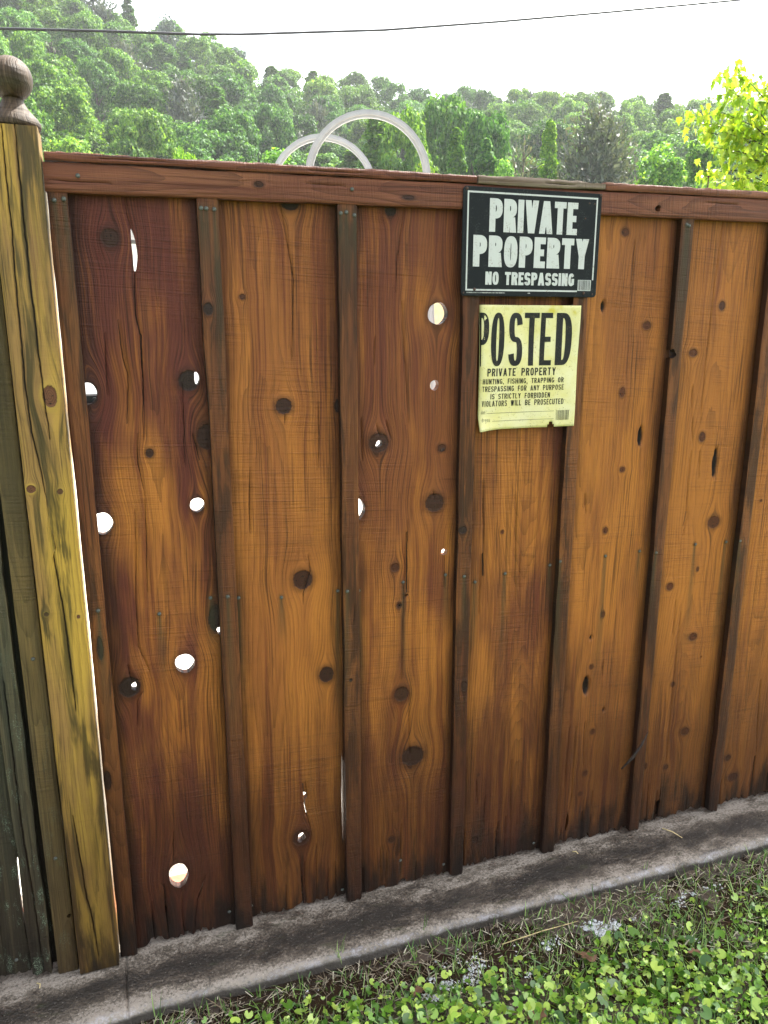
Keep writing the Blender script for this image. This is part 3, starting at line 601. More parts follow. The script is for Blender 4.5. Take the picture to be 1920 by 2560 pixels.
def print_mat(name, col, wear, amount=.5, sc=500., rough=.5):
    T = NT(name)
    n = T.noise(T.obj(), 38., 5., .7); f = T.noise(T.obj(), sc, 2., .6)
    k = T.math('MULTIPLY', T.ss(n, .46, .68), T.ss(f, .5, .64))
    c = T.mix(T.math('MULTIPLY', k, amount), col, wear)
    T.pbr(c, rough, T.bump(f, .15, .0005), .22); return T.m
M_SBLACK = print_mat('sign_black_enamel', (.004, .006, .007), (.08, .09, .08), .35, 320., .7)
M_SWHITE = print_mat('sign_white_print', (.45, .46, .44), (.16, .12, .08), .75, 380., .5)
M_SGREY = print_mat('sign_fine_print', (.4, .4, .38), (.1, .1, .1), .5)
T = NT('posted_yellow_plastic')
n1 = T.noise(T.obj(), 14., 3., .6); n2 = T.noise(T.obj(), 330., 3., .6); n3 = T.noise(T.obj(), 60., 4., .7); z_ = T.sep(T.obj())[2]
c_ = T.mix(T.ss(n1, .35, .7), (.56, .51, .20), (.60, .565, .32))
c_ = T.mix(T.math('MULTIPLY', T.ss(n1, .48, .62), T.ss(z_, .255, .275)), c_, (.46, .38, .02))
c_ = T.mix(T.math('MULTIPLY', T.math('MULTIPLY', T.ss(n2, .58, .68), T.ss(n3, .44, .6)), .85), c_, (.14, .09, .03))
c_ = T.mix(T.math('MULTIPLY', T.ss(n3, .66, .76), .7), c_, (.32, .15, .04))
T.pbr(c_, .5, T.bump(n1, .15, .003), .4); M_YEL = T.m
M_INK = print_mat('black_ink', (.008, .008, .008), (.25, .21, .09), .4, 420.)

# ---- black PRIVATE PROPERTY sign
SX, SZ, SW, SH = .7470, 1.5345, .3530, .2317
sg = thing('warning_sign', 'black metal sign with white PRIVATE PROPERTY NO TRESPASSING lettering, under the fence cap', 'sign', (SX, -.0158, SZ))
def rrect(w, h, r, n=6, x0=0, z0=0):
    P = []
    for cx, cy, a0 in ((w - r, r, -90), (w - r, h - r, 0), (r, h - r, 90), (r, r, 180)):
        for i in range(n + 1):
            a = radians(a0 + 90 * i / n); P.append((x0 + cx + r * cos(a), z0 + cy + r * sin(a)))
    return P
P = rrect(SW, SH, .009); n = len(P); m = MB()
Pi = rrect(SW - .003, SH - .003, .0075, x0=.0015, z0=.0015)
V = [(x, -.0006, z) for x, z in Pi] + [(x, 0.0, z) for x, z in P] + [(x, .0008, z) for x, z in P]
F = [tuple(range(n))] + [(n + j, n + (j + 1) % n, (j + 1) % n, j) for j in range(n)] + [(2 * n + j, 2 * n + (j + 1) % n, n + (j + 1) % n, n + j) for j in range(n)] + [tuple(range(3 * n - 1, 2 * n - 1, -1))]
m.add(V, F).build('panel', M_SBLACK, sg)
k_ = 1.0086
def s_(p): return (p[0] * k_ - SX, 1.475 + (p[1] - 1.475) * k_ - SZ)
flat = lambda a, b: (a, -.0006, b)
bx0, bz0 = s_((.7512, 1.5456)); bx1, bz1 = s_((1.0805, 1.7542)); bt = .0036
barx0, barz0 = s_((1.0390, 1.5485)); barx1, barz1 = s_((1.0745, 1.5730))
print_flat('border', _r(bx0, bz0, bx0 + bt, bz1) + _r(bx0 + bt, bz1 - bt, bx1, bz1) + _r(bx1 - bt, barz1, bx1, bz1 - bt) + _r(bx0 + bt, bz0, barx0 - .001, bz0 + bt), M_SWHITE, sg, flat)
def line(txt, a, b, c, tf, gapf=.16, spf=.8):
    x0, z1 = s_(a); x1, _ = s_(b); _, z0 = s_(c)
    return text_polys(txt, x0, z0, x1 - x0, z1 - z0, tf, gapf, spf)
print_flat('lettering', line('PRIVATE', (.8052, 1.7413), (1.0288, 1.741), (.8, 1.6716), .46, .10), M_SWHITE, sg, flat)
print_flat('lettering', line('PROPERTY', (.7676, 1.6638), (1.063, 1.663), (.8, 1.5972), .47, .13), M_SWHITE, sg, flat)
print_flat('lettering', line('NO TRESPASSING', (.7995, 1.587), (1.0286, 1.587), (.8, 1.5589), .42, .13, .75), M_SWHITE, sg, flat)
print_flat('barcode', _r(barx0, barz0, barx1, barz1), M_SWHITE, sg, flat)
rb = random.Random(3); bars = []; x = barx0 + .0015
while x < barx1 - .002:
    w = rb.choice((.0005, .0005, .001, .0014)); bars += _r(x, barz0 + .0015, x + w, barz1 - .001); x += w + rb.choice((.0006, .001, .0014))
print_flat('barcode', bars, M_SBLACK, sg, flat, .0003)
fx0, fz0 = s_((.7545, 1.5405)); fp = []; x = fx0
while x < fx0 + .097:
    w = rb.choice((.0011, .0014, .0018)); fp += _r(x, fz0, x + w, fz0 + rb.choice((.0018, .0022))); x += w + rb.choice((.0004, .0005, .0014))
fp += _r(fx0 + .155, fz0, fx0 + .157, fz0 + .002) + _r(fx0 + .1575, fz0, fx0 + .161, fz0 + .002)
tag(print_flat('fine_print', fp, M_SGREY, sg, flat), kind='stuff')
sm = MB().lathe([(.0, 0), (.0036, 0), (.0034, .0012), (.002, .0018), (.0004, .0019)], n=10); sme = mesh('screw', [(x, -z, y) for x, y, z in sm.V], sm.F, M_RUST, True)
for p_ in ((.7493, 1.7586), (1.0875, 1.7600), (.7732, 1.5486), (1.0561, 1.5437)):
    a, b = s_(p_); obj('screw', sme, sg, (a, -.0007, b))
for p_ in ((1.0585, 1.7418), (1.0721, 1.7411), (.7467, 1.5407), (1.0801, 1.5413), (1.0496, 1.7087)):
    a, b = s_(p_); o_ = obj('screw', sme, sg, (a, -.0006, b)); o_.scale = (.6, .5, .6)

# ---- yellow POSTED notice
QX, QZ = .8040, 1.2280; QW, QH = .2585, .2876
ps = thing('posted_notice', 'weathered yellow plastic POSTED notice with black print, below the black sign', 'notice', (QX, -.0125, QZ))
def psurf(a, b):
    y = .0035 * sin(pi * max(a, 0) / QW) + .0016 * sin(a * 22 + b * 9) * sin(b * 13 + 1) + .0008 * sin(a * 60 + b * 30)
    x = a; z = b
    rad = .009 + .010 * (b / QH - .3) ** 2
    a1 = .010
    if a < a1:                                              # left margin rolls back on itself
        th = (a1 - a) / rad * (1.0 - .35 * (1 - b / QH))
        x = a1 - rad * sin(th); y += rad * (1 - cos(th))
    if b < .03 and a < .06: y -= .010 * (1 - b / .03) * (1 - a / .06)
    return (x, y, z)
na, nb = 60, 46; A = np.linspace(-.017, QW, na); B = np.linspace(0, QH, nb)
V = []; Fq = []
for j, b in enumerate(B):
    for i, a in enumerate(A):
        bb = b + (-.003 * (1 - a / .05) if (a < .05 and b < .02) else 0)
        aa = a + .0015 * sin(b * 21) * (i < 2)
        V.append(psurf(aa, bb))
for j in range(nb - 1):
    for i in range(na - 1):
        a = A[i]; b = B[j]
        if .186 < a < .193 + .003 * (2 - j) and j < 2: continue      # small tear in the lower edge
        if j < 1 and .18 < a < .196: continue
        Fq.append((j * na + i, j * na + i + 1, (j + 1) * na + i + 1, (j + 1) * na + i))
sh = obj('sheet', mesh('sheet', V, Fq, M_YEL, True), ps)
md = sh.modifiers.new('thickness', 'SOLIDIFY'); md.thickness = .0004; md.offset = 0
kq = 1.0 - .0
def q_(p): return (p[0] - QX, p[1] - QZ)
big = []
for ch, x0, x1 in (('P', .788, .8222), ('O', .8282, .8630), ('S', .8748, .9115), ('T', .9161, .9546), ('E', .9586, .9900), ('D', .9998, .1 + .943)):
    a0, _ = q_((x0, 0)); a1, _ = q_((x1, 0)); w = a1 - a0; z0 = 1.3765 - QZ; h = 1.4986 - 1.3765
    for Pg in glyph(ch, w, w * (.40 if ch != 'T' else .36), .10): big.append([(a0 + px, z0 + py * h) for px, py in Pg])
def densify(polys):
    out = []
    for P in polys:                                          # cut tall pieces so they follow the sheet
        ys = [p[1] for p in P]; xs = [p[0] for p in P]
        if len(P) == 4 and (max(ys) - min(ys) > .03 or max(xs) - min(xs) > .02):
            nn = 5; a, b, c, d = [np.array(p) for p in P]
            for i in range(nn):
                for j in range(nn):
                    f = lambda u, v: tuple((a * (1 - u) + b * u) * (1 - v) + (d * (1 - u) + c * u) * v)
                    out.append([f(i / nn, j / nn), f((i + 1) / nn, j / nn), f((i + 1) / nn, (j + 1) / nn), f(i / nn, (j + 1) / nn)])
        else: out.append(P)
    return out
print_flat('lettering', densify(big), M_INK, ps, psurf, .0004)
def qline(txt, x0, x1, z1, z0, tf=.22, gapf=.32, spf=1.0):
    return text_polys(txt, x0 - QX, z0 - QZ, x1 - x0, z1 - z0, tf, gapf, spf)
print_flat('lettering', densify(qline('PRIVATE PROPERTY', .8212, 1.0040, 1.3716, 1.3535, .34)), M_INK, ps, psurf, .0004)
for tx, x0, x1, z1, z0 in (('HUNTING, FISHING, TRAPPING OR', .8095, 1.0265, 1.3475, 1.3353), ('TRESPASSING FOR ANY PURPOSE', .8088, 1.0278, 1.3303, 1.3177), ('IS STRICTLY FORBIDDEN', .8318, .9916, 1.3125, 1.2999), ('VIOLATORS WILL BE PROSECUTED', .8085, 1.0293, 1.2964, 1.2829)):
    print_flat('lettering', densify(qline(tx, x0, x1, z1, z0, .31)), M_INK, ps, psurf, .0004)
print_flat('lettering', qline('ame', .8060, .8192, 1.2752, 1.2657, .18) + qline('dress', .8075, .8325, 1.2564, 1.2471, .18), M_INK, ps, psurf, .0004)
print_flat('writing_line', densify(_r(.8235 - QX, 1.2664 - QZ, 1.0044 - QX, 1.2671 - QZ) + _r(.8385 - QX, 1.2475 - QZ, 1.0045 - QX, 1.2482 - QZ)), M_INK, ps, psurf, .0004)
bars = []; x = 1.0105 - QX
while x < 1.0458 - QX:
    w = rb.choice((.0004, .0005, .001)); bars += _r(x, 1.244 - QZ, x + w, 1.268 - QZ); x += w + rb.choice((.0007, .001, .0015))
print_flat('barcode', bars, M_INK, ps, psurf, .0004)
# ------------------------------------------------------------------ ground, concrete footing, yard behind
T = NT('damp_soil')
o_ = T.obj(); n1 = T.noise(o_, 9., 4., .6); n2 = T.noise(o_, 120., 4., .7)
c_ = T.ramp(n1, [(.3, (.02, .013, .008)), (.55, (.05, .032, .02)), (.75, (.09, .065, .04))])
c_ = T.mix(T.ss(n2, .55, .75), c_, (.1, .08, .055))
T.pbr(c_, T.ss(n1, .35, .6, .25, .8), T.bump(n2, .8, .006), .5); M_SOIL = T.m
T = NT('lawn_far')
n1 = T.noise(T.obj(), .7, 4., .6)
T.pbr(T.ramp(n1, [(.3, (.04, .07, .02)), (.7, (.08, .12, .035))]), .8, None, .2); M_LAWN = T.m
T = NT('wet_concrete')
o_ = T.obj(); sx = T.sep(o_)
big = T.noise(T.vmul(o_, (2.6, 9., 1.)), 1., 5., .65); fine = T.noise(o_, 150., 5., .8); sp = T.vor(o_, 170.)
mid = T.noise(T.vmul(o_, (17., 30., 17.)), 1., 6., .8)
wet = T.math('ADD', T.math('MULTIPLY', big, .7), T.math('MULTIPLY', mid, 1.0))
band = T.math('ADD', wet, T.ss(T.math('ABSOLUTE', T.math('ADD', sx[1], .088)), .0, .066, .06, -.30))
blot = T.noise(T.vmul(o_, (6., 13., 6.)), 1., 3., .6, 1.2)
band = T.math('ADD', band, T.math('MULTIPLY', T.math('SUBTRACT', fine, .5), .95))
band = T.math('ADD', band, T.math('MULTIPLY', T.math('SUBTRACT', blot, .5), .75))
col = T.ramp(band, [(.46, (.24, .205, .165)), (.60, (.125, .102, .077)), (.75, (.06, .047, .035)), (.93, (.022, .018, .014))])
col = T.mix(T.ss(fine, .50, .68, 0., .8), col, (.022, .02, .017))
col = T.mix(T.math('MULTIPLY', T.ss(sp[0], .26, .08), T.ss(fine, .55, .35, .0, .8)), col, (.42, .39, .34))
mo = T.noise(T.vmul(o_, (5., 14., 5.)), 2., 4., .7)
col = T.mix(T.ss(mo, .58, .72, 0., .55), col, (.03, .035, .012))
lip_glint = T.math('MULTIPLY', T.ss(sx[1], -.150, -.161, 0., .8), T.ss(T.math('ADD', mid, T.math('MULTIPLY', fine, .6)), .74, .94))
col = T.mix(lip_glint, col, (.36, .34, .34))  # pale sky reflection on the lip, put into the colour
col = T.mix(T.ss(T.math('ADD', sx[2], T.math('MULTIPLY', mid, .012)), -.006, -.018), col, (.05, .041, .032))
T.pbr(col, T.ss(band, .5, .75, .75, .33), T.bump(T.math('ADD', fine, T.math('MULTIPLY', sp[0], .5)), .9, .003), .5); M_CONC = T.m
T = NT('pale_patio')
n1 = T.noise(T.obj(), 3., 5., .6); n2 = T.noise(T.obj(), 150., 3., .6)
T.pbr(T.mix(T.ss(n2, .4, .7, 0., .3), T.mix(T.ss(n1, .3, .7), (.5, .47, .42), (.6, .57, .52)), (.35, .32, .28)), .8, T.bump(n2, .4, .002), .3); M_PATIO = T.m

m = MB(); R_ = 620.
m.add([(R_ * cos(2 * pi * k / 48), R_ * sin(2 * pi * k / 48), -.12) for k in range(48)], [tuple(range(48))])
tag(m.build('ground', M_LAWN), kind='structure')
# uneven soil of the near lawn
nx, ny = 260, 130
xs = np.linspace(-1.6, 3.6, nx); ys = np.linspace(-.158, -2.8, ny)
X, Yg = np.meshgrid(xs, ys)
GZ0 = -.036
def soil_h(x, y): return GZ0 + .010 * vnoise(x * 5, y * 5, 21, 3) + .006 * vnoise(x * 30, y * 30, 22, 3) - .006 * np.exp(-((y + .25 + .12 * (x - .4)) / .1) ** 2)
Zg = soil_h(X, Yg)
idx = np.arange(nx * ny).reshape(ny, nx)
q = np.stack([idx[:-1, :-1], idx[1:, :-1], idx[1:, 1:], idx[:-1, 1:]], -1).reshape(-1, 4)
tag(obj('lawn_soil', mesh('lawn_soil', np.stack([X, Yg, Zg], -1).reshape(-1, 3), q, M_SOIL, True)), kind='structure')
T = NT('puddle_water')
n1 = T.noise(T.obj(), 60., 2., .5)
T.pbr((.02, .013, .008), .04, T.bump(n1, .05, .002), .6); M_WATER = T.m
tag(MB().add([(-1.6, -.16, GZ0 - .0035), (-1.6, -.9, GZ0 - .0035), (3.6, -.9, GZ0 - .0035), (3.6, -.16, GZ0 - .0035)], [(0, 1, 2, 3)]).build('puddle_water', M_WATER), kind='structure')

# concrete footing: top, worn lip, short face
prof = [(.30, 0.), (.2, 0.), (.12, 0.), (.06, .0), (.0, .0), (-.02, .0)] + [(-.02 - .01 * k, 0.0) for k in range(1, 13)] + [(-.146, -.0005), (-.151, -.0018), (-.1555, -.0042), (-.159, -.008), (-.1615, -.013), (-.1625, -.02), (-.163, -.03), (-.163, -.045), (-.163, -.08)]
xs = np.sort(np.concatenate([np.arange(-3., 4.6, .008), np.linspace(-.0925, -.0775, 13), np.linspace(2.2325, 2.2475, 13)])); pa = np.array(prof)
Xc = np.repeat(xs[:, None], len(pa), 1); Yc = np.repeat(pa[None, :, 0], len(xs), 0).copy(); Zc = np.repeat(pa[None, :, 1], len(xs), 0).copy()
lipw = np.clip((-Yc - .10) / .06, 0, 1)
Yc += lipw * (.006 * vnoise(Xc * 4, Xc * 0, 31, 3) + .005 * vnoise(Xc * 35, Zc * 60, 32, 4)) + lipw * (.012 * (Xc > .3) * 0 - .012 * np.clip(-Xc + .1, 0, .5) / .5)
Zc += .0012 * vnoise(Xc * 14, Yc * 14, 33, 3) * (Zc > -.02) - .005 * lipw * np.clip(vnoise(Xc * 9, Xc * 0 + 4, 34, 3), 0, 1)
Zc -= .006 * (np.exp(-((Xc + .085 + .002 * vnoise(Yc * 40, Yc * 0, 35, 2)) / .0028) ** 2) + np.exp(-((Xc - 2.24) / .0028) ** 2)) * (Zc > -.03)
idx = np.arange(Xc.size).reshape(Xc.shape)
q = np.stack([idx[:-1, :-1], idx[:-1, 1:], idx[1:, 1:], idx[1:, :-1]], -1).reshape(-1, 4)
tag(obj('concrete_footing', mesh('concrete_footing', np.stack([Xc, Yc, Zc], -1).reshape(-1, 3), q, M_CONC, True)), kind='structure')
# patio beyond the fence
m = MB()
m.box(-8, 12, .302, 9., -.1, -.012, .0)
tag(m.build('patio', M_PATIO), kind='structure')
edging = thing('brick_edging', 'row of red bricks laid flat behind the fence foot, seen through the lowest knot hole', 'brick edging', (-.6, .095, -.0))
bm_ = MB().box(-.1, .1, -.048, .048, 0, .045, .003).me('brick', M_BRICK)
for k in range(14):
    o = obj('brick', bm_, edging, (.2 * k + .2 * 0 + .003 * (k % 3), .05 + .003 * ((k * 7) % 5 - 2), -.0)); o.scale = (.965, 1, 1)

# ------------------------------------------------------------------ ground cover
def leaf_shape(kind):
    if kind == 'round':                                      # kidney-shaped leaf with a notch at the stalk, folded on the midrib
        P = [(0, .0)]; A = [-150, -120, -80, -40, 0, 40, 80, 120, 150]
        for a in A: P.append((.5 * sin(radians(a)) * 1.08, .12 + .5 * cos(radians(a)) * (1.0 if abs(a) < 130 else .9)))
        V = [(x, y, .16 * abs(x) + .12 * max(0, y - .35) * -1 - .15 * x * x) for x, y in P]; V[0] = (0, .06, -.02)
        F = [(0, k, k + 1) for k in range(1, 9)]
        return np.array(V), F
    if kind == 'maple':
        P = [(0, 0), (.2, .02), (.45, .1), (.33, .3), (.5, .55), (.25, .55), (.14, .8), (0, 1.1), (-.14, .8), (-.25, .55), (-.5, .55), (-.33, .3), (-.45, .1), (-.2, .02)]
        V = [(x, y, -.25 * y * y + .22 * abs(x) - .1 * abs(x) * y) for x, y in P] + [(0, .45, -.05)]
        F = [(14, k, (k + 1) % 14) for k in range(14)]
        return np.array(V), F
    V = np.array([(-.5, 0, 0), (.5, 0, 0), (.42, .35, .06), (-.42, .35, .06), (.28, .7, .03), (-.28, .7, .03), (0, 1., -.08)])  # blade, unit width and length
    return V, [(0, 1, 2), (0, 2, 3), (3, 2, 4), (3, 4, 5), (5, 4, 6)]
def scatter_mesh(name, shape, P, yaw, pitch, roll, sx, sy, mat, smooth=False, val=None):
    V0, F0 = shape; n = len(P); k = len(V0)
    L = np.repeat(V0[None], n, 0).astype(float)
    L[:, :, 0] *= sx[:, None]; L[:, :, 1] *= sy[:, None]; L[:, :, 2] *= ((sx + sy) / 2)[:, None]
    c, s = np.cos(roll)[:, None], np.sin(roll)[:, None]; x, z = L[:, :, 0] * c + L[:, :, 2] * s, -L[:, :, 0] * s + L[:, :, 2] * c
    c, s = np.cos(pitch)[:, None], np.sin(pitch)[:, None]; y, z = L[:, :, 1] * c - z * s, L[:, :, 1] * s + z * c
    c, s = np.cos(yaw)[:, None], np.sin(yaw)[:, None]; X = x * c - y * s; Y = x * s + y * c
    W = np.stack([X, Y, z], -1) + P[:, None, :]
    F = (np.array(F0)[None] + (np.arange(n) * k)[:, None, None]).reshape(-1, 3)
    me = mesh(name, W.reshape(-1, 3), F, mat, smooth)
    if val is not None: fattr(me, 'val', np.repeat(val, k))
    return me
def leaf_mat(name, dark, mid, light, trans=.35, rough=.4, spec=.5, objvar=0., yellow=None, veil=None):
    T = NT(name)
    geo = T.n('ShaderNodeNewGeometry'); ri = geo.outputs['Random Per Island']
    f = ri
    if objvar:
        oi = T.n('ShaderNodeObjectInfo'); f = T.math('ADD', T.math('MULTIPLY', ri, 1 - objvar), T.math('MULTIPLY', oi.outputs['Random'], objvar))
    col = T.ramp(f, [(.1, dark), (.5, mid), (.9, light)])
    if objvar:
        sc_ = T.n('ShaderNodeSeparateColor'); T.t.links.new(oi.outputs['Color'], sc_.inputs[0])
        col = T.mix(1., col, oi.outputs['Color'], 'MULTIPLY')
    b = T.n('ShaderNodeBsdfPrincipled'); T.put(b.inputs['Base Color'], col); T.put(b.inputs['Roughness'], rough); T.put(b.inputs['Specular IOR Level'], spec)
    t = T.n('ShaderNodeBsdfTranslucent'); T.put(t.inputs['Color'], T.mix(1., col, (1.35, 1.25, .6), 'MULTIPLY'))
    mx = T.n('ShaderNodeMixShader'); mx.inputs[0].default_value = trans
    T.t.links.new(b.outputs[0], mx.inputs[1]); T.t.links.new(t.outputs[0], mx.inputs[2]); T.t.links.new(mx.outputs[0], T.out.inputs[0])
    return T.m
M_GLEAF = leaf_mat('ground_cover_leaf', (.04, .11, .012), (.15, .31, .03), (.40, .54, .10), .34, .33, .6)
M_GRASS = leaf_mat('grass_blade', (.05, .12, .025), (.13, .25, .05), (.28, .40, .13), .3, .4, .5)
M_THATCH = leaf_mat('dead_thatch', (.05, .035, .022), (.17, .13, .08), (.42, .38, .28), .1, .5, .5)
M_DEADLEAF = leaf_mat('dead_leaf', (.10, .05, .03), (.2, .11, .07), (.30, .2, .14), .1, .6, .3)

def ground_pts(n, x0, x1, y0, y1, dens, seed):
    r = np.random.default_rng(seed); out = []
    while sum(len(o) for o in out) < n:
        x = r.uniform(x0, x1, n); y = r.uniform(y0, y1, n); k = r.random(n) < dens(x, y)
        out.append(np.stack([x[k], y[k]], -1))
    P = np.concatenate(out)[:n]
    return P
def lip_y(x): return -.166 + .006 * vnoise(x * 4, x * 0, 31, 3) - .012 * np.clip(-x + .1, 0, .5) / .5
def dens_leaf(x, y):
    d = lip_y(x) - y                                         # distance out from the lip
    c = sstep(-.15, .35, vnoise(x * 4.5, y * 5.5, 51, 3))
    nearzone = .03 + .10 * np.clip(x - .25, 0, .6) / .6 + .05
    return np.where(d < .012, 0, sstep(nearzone * .35, nearzone * 1.5 + .05, d) * (.25 + .75 * c))
def dens_thatch(x, y):
    d = lip_y(x) - y
    return np.where(d < .002, 0, np.exp(-d / (.10 + .12 * np.clip(x - .1, 0, 1))) * (.35 + .65 * sstep(-.3, .4, vnoise(x * 6, y * 6, 52, 3))) + .12)
def dens_grass(x, y):
    d = lip_y(x) - y
    return np.where(d < .008, 0, .25 + .75 * sstep(-.25, .4, vnoise(x * 3.2, y * 4, 53, 3)) * sstep(.02, .25, d))
FOAM = [(1.04, -.268, .03, .012, 420), (1.13, -.268, .03, .010, 260), (.93, -.272, .02, .012, 160), (.66, -.275, .06, .022, 560), (.60, -.315, .03, .012, 240), (.83, -.30, .022, .02, 200), (1.36, -.235, .05, .02, 200), (.50, -.225, .04, .01, 120), (1.25, -.36, .04, .02, 160), (.3, -.22, .04, .01, 60)]
r = np.random.default_rng(77)
for nm_, n_, area in (('a', 7500, (-.45, 1.95, -.95, -.17)), ('b', 3600, (-1.5, 3.4, -2.7, -.17))):
    if nm_ == 'a': PL = ground_pts(n_, *area, dens_leaf, 61)
    else: PL = np.concatenate([PL, ground_pts(n_, *area, dens_leaf, 62)])
sz = r.gamma(4.2, .0031, len(PL)).clip(.004, .030); hgt = r.uniform(.006, .04, len(PL))
zz = soil_h(PL[:, 0], PL[:, 1]) + hgt
me = scatter_mesh('ground_cover', leaf_shape('round'), np.column_stack([PL, zz]), r.uniform(0, 2 * pi, len(PL)), r.normal(.1, .5, len(PL)), r.normal(0, .5, len(PL)), sz, sz * r.uniform(.85, 1.1, len(PL)), M_GLEAF, False)
tag(obj('ground_cover', me), kind='stuff')
PG = np.concatenate([ground_pts(18000, -.5, 2., -.95, -.165, dens_grass, 63), ground_pts(9000, -1.5, 3.4, -2.7, -.165, dens_grass, 64)])
n = len(PG); ln = r.gamma(5., .0068, n).clip(.01, .07)
me = scatter_mesh('grass', leaf_shape('blade'), np.column_stack([PG, soil_h(PG[:, 0], PG[:, 1]) - .002]), r.uniform(0, 2 * pi, n), r.normal(.95, .38, n), r.normal(0, .5, n), r.uniform(.0016, .0042, n), ln, M_GRASS)
tag(obj('grass', me), kind='stuff')
PT = np.concatenate([ground_pts(9000, -.5, 2., -.9, -.165, dens_thatch, 65), ground_pts(3000, -1.5, 3.4, -2.6, -.165, dens_thatch, 66)])
n = len(PT); ln = r.gamma(4., .0065, n).clip(.008, .06)
me = scatter_mesh('dead_grass', leaf_shape('blade'), np.column_stack([PT, soil_h(PT[:, 0], PT[:, 1]) + r.uniform(0, .008, n)]), r.uniform(0, 2 * pi, n), r.normal(.12, .2, n), r.normal(0, .7, n), r.uniform(.0012, .0034, n), ln, M_THATCH)
tag(obj('dead_grass', me), kind='stuff')
# a few sprigs rooted along the lip
V = []; sp_ = []
for x, y, hh, lean in ((.40, -.155, .075, .2), (.405, -.158, .06, -.2), (.62, -.15, .085, .3), (.61, -.152, .05, -.4), (-.02, -.17, .07, -.5), (1.28, -.155, .055, -.3), (.2, -.19, .05, .3), (1.32, -.16, .03, .5), (.9, -.17, .04, .2)):
    for k in range(3): sp_.append((x + r.normal(0, .004), y - .004 + r.normal(0, .003), hh * r.uniform(.6, 1.1), lean + r.normal(0, .3)))
sp_ = np.array(sp_)
me = scatter_mesh('grass', leaf_shape('blade'), np.column_stack([sp_[:, 0], sp_[:, 1], np.full(len(sp_), -.03)]), r.uniform(0, 6.28, len(sp_)), 1.25 + .2 * sp_[:, 3], sp_[:, 3], np.full(len(sp_), .003), sp_[:, 2], M_GRASS)
tag(obj('grass', me), kind='stuff')
# suds left standing on the wet ground
M_FOAM = plain('soap_suds', (.46, .48, .49), .25, .6, 0, .05, 90.)
dome = (np.array([(cos(2 * pi * k / 7) * rr_, sin(2 * pi * k / 7) * rr_, zz_) for rr_, zz_ in ((1., 0.), (.75, .3)) for k in range(7)] + [(0, 0, .45)]),
        [(k, (k + 1) % 7, 7 + (k + 1) % 7) for k in range(7)] + [(k, 7 + (k + 1) % 7, 7 + k) for k in range(7)] + [(7 + k, 7 + (k + 1) % 7, 14) for k in range(7)])
FP = []
for x, y, sx_, sy_, n_ in FOAM:
    k = int(n_ * 3); FP.append(np.stack([r.normal(x, sx_, k), r.normal(y, sy_, k)], -1))
FP = np.concatenate(FP); FP = FP[vnoise(FP[:, 0] * 34, FP[:, 1] * 34, 91, 3) > .06]; n = len(FP); s_ = r.gamma(2.2, .0007, n).clip(.0005, .005)
me = scatter_mesh('foam', dome, np.column_stack([FP, soil_h(FP[:, 0], FP[:, 1]) + r.uniform(-.001, .004, n)]), r.uniform(0, 6, n), np.zeros(n), np.zeros(n), s_, s_, M_FOAM, True)
tag(obj('foam', me), kind='stuff')
# straw, twig, fallen leaves
def straw(a, b, lab, rad=.0016, mat=None, name='straw', cat='straw', grp=None):
    c = ((a[0] + b[0]) / 2, (a[1] + b[1]) / 2, 0)
    mm = MB().tube([(a[0] - c[0], a[1] - c[1], a[2]), (.004, .002, (a[2] + b[2]) / 2 + .001), (b[0] - c[0], b[1] - c[1], b[2])], [rad, rad, rad * .5], 6)
    return tag(mm.build(name, mat or M_STRAW, None, True, c), lab, cat, grp)
straw((1.445, -.024, .003), (1.471, -.080, .003), 'long yellow straw lying across the dark stain near the right end of the concrete')
straw((1.132, -.027, .003), (1.142, -.041, .003), 'short pale straw stub lying on the middle of the concrete')
straw((-.28, -.021, .003), (-.273, -.038, .003), 'tiny pale chip lying on the concrete under the mossy fence', .0014)
straw((.80, -.235, -.03), (1.02, -.235, -.025), 'long bent yellow stem lying over the muddy grass', .0013)
tw = MB().tube([(0, 0, 0), (.03, -.006, .034), (.055, -.010, .072), (.079, -.004, .108)], [.0022, .0045, .0035, .0008], 7)
tag(tw.build('twig', M_TWIG, None, True, (1.289, -.012, .226)), 'dark splinter of wood leaning slantwise across the fence batten near the bottom right', 'twig')
for i, (x, y, s_, yaw, lab) in enumerate(((.985, -.36, .05, .5, 'brown dead leaf in the grass at the bottom edge, left of the other'), (.56, -.30, .032, 2., 'small dull brown dead leaf among clover leaves below the concrete'), (1.24, -.43, .035, 1., 'reddish dead leaf in the grass near the bottom right'), (.78, -.44, .05, 2.6, 'pale brown dead leaf at the very bottom of the picture'))):
    me = scatter_mesh('dead_leaf', leaf_shape('maple'), np.array([(0, 0, 0.)]), np.array([yaw]), np.array([.2]), np.array([.3]), np.array([s_]), np.array([s_]), M_DEADLEAF, True)
    tag(obj('dead_leaf', me, None, (x, y, float(soil_h(np.array(x), np.array(y))) + .02)), lab, 'dead leaf')

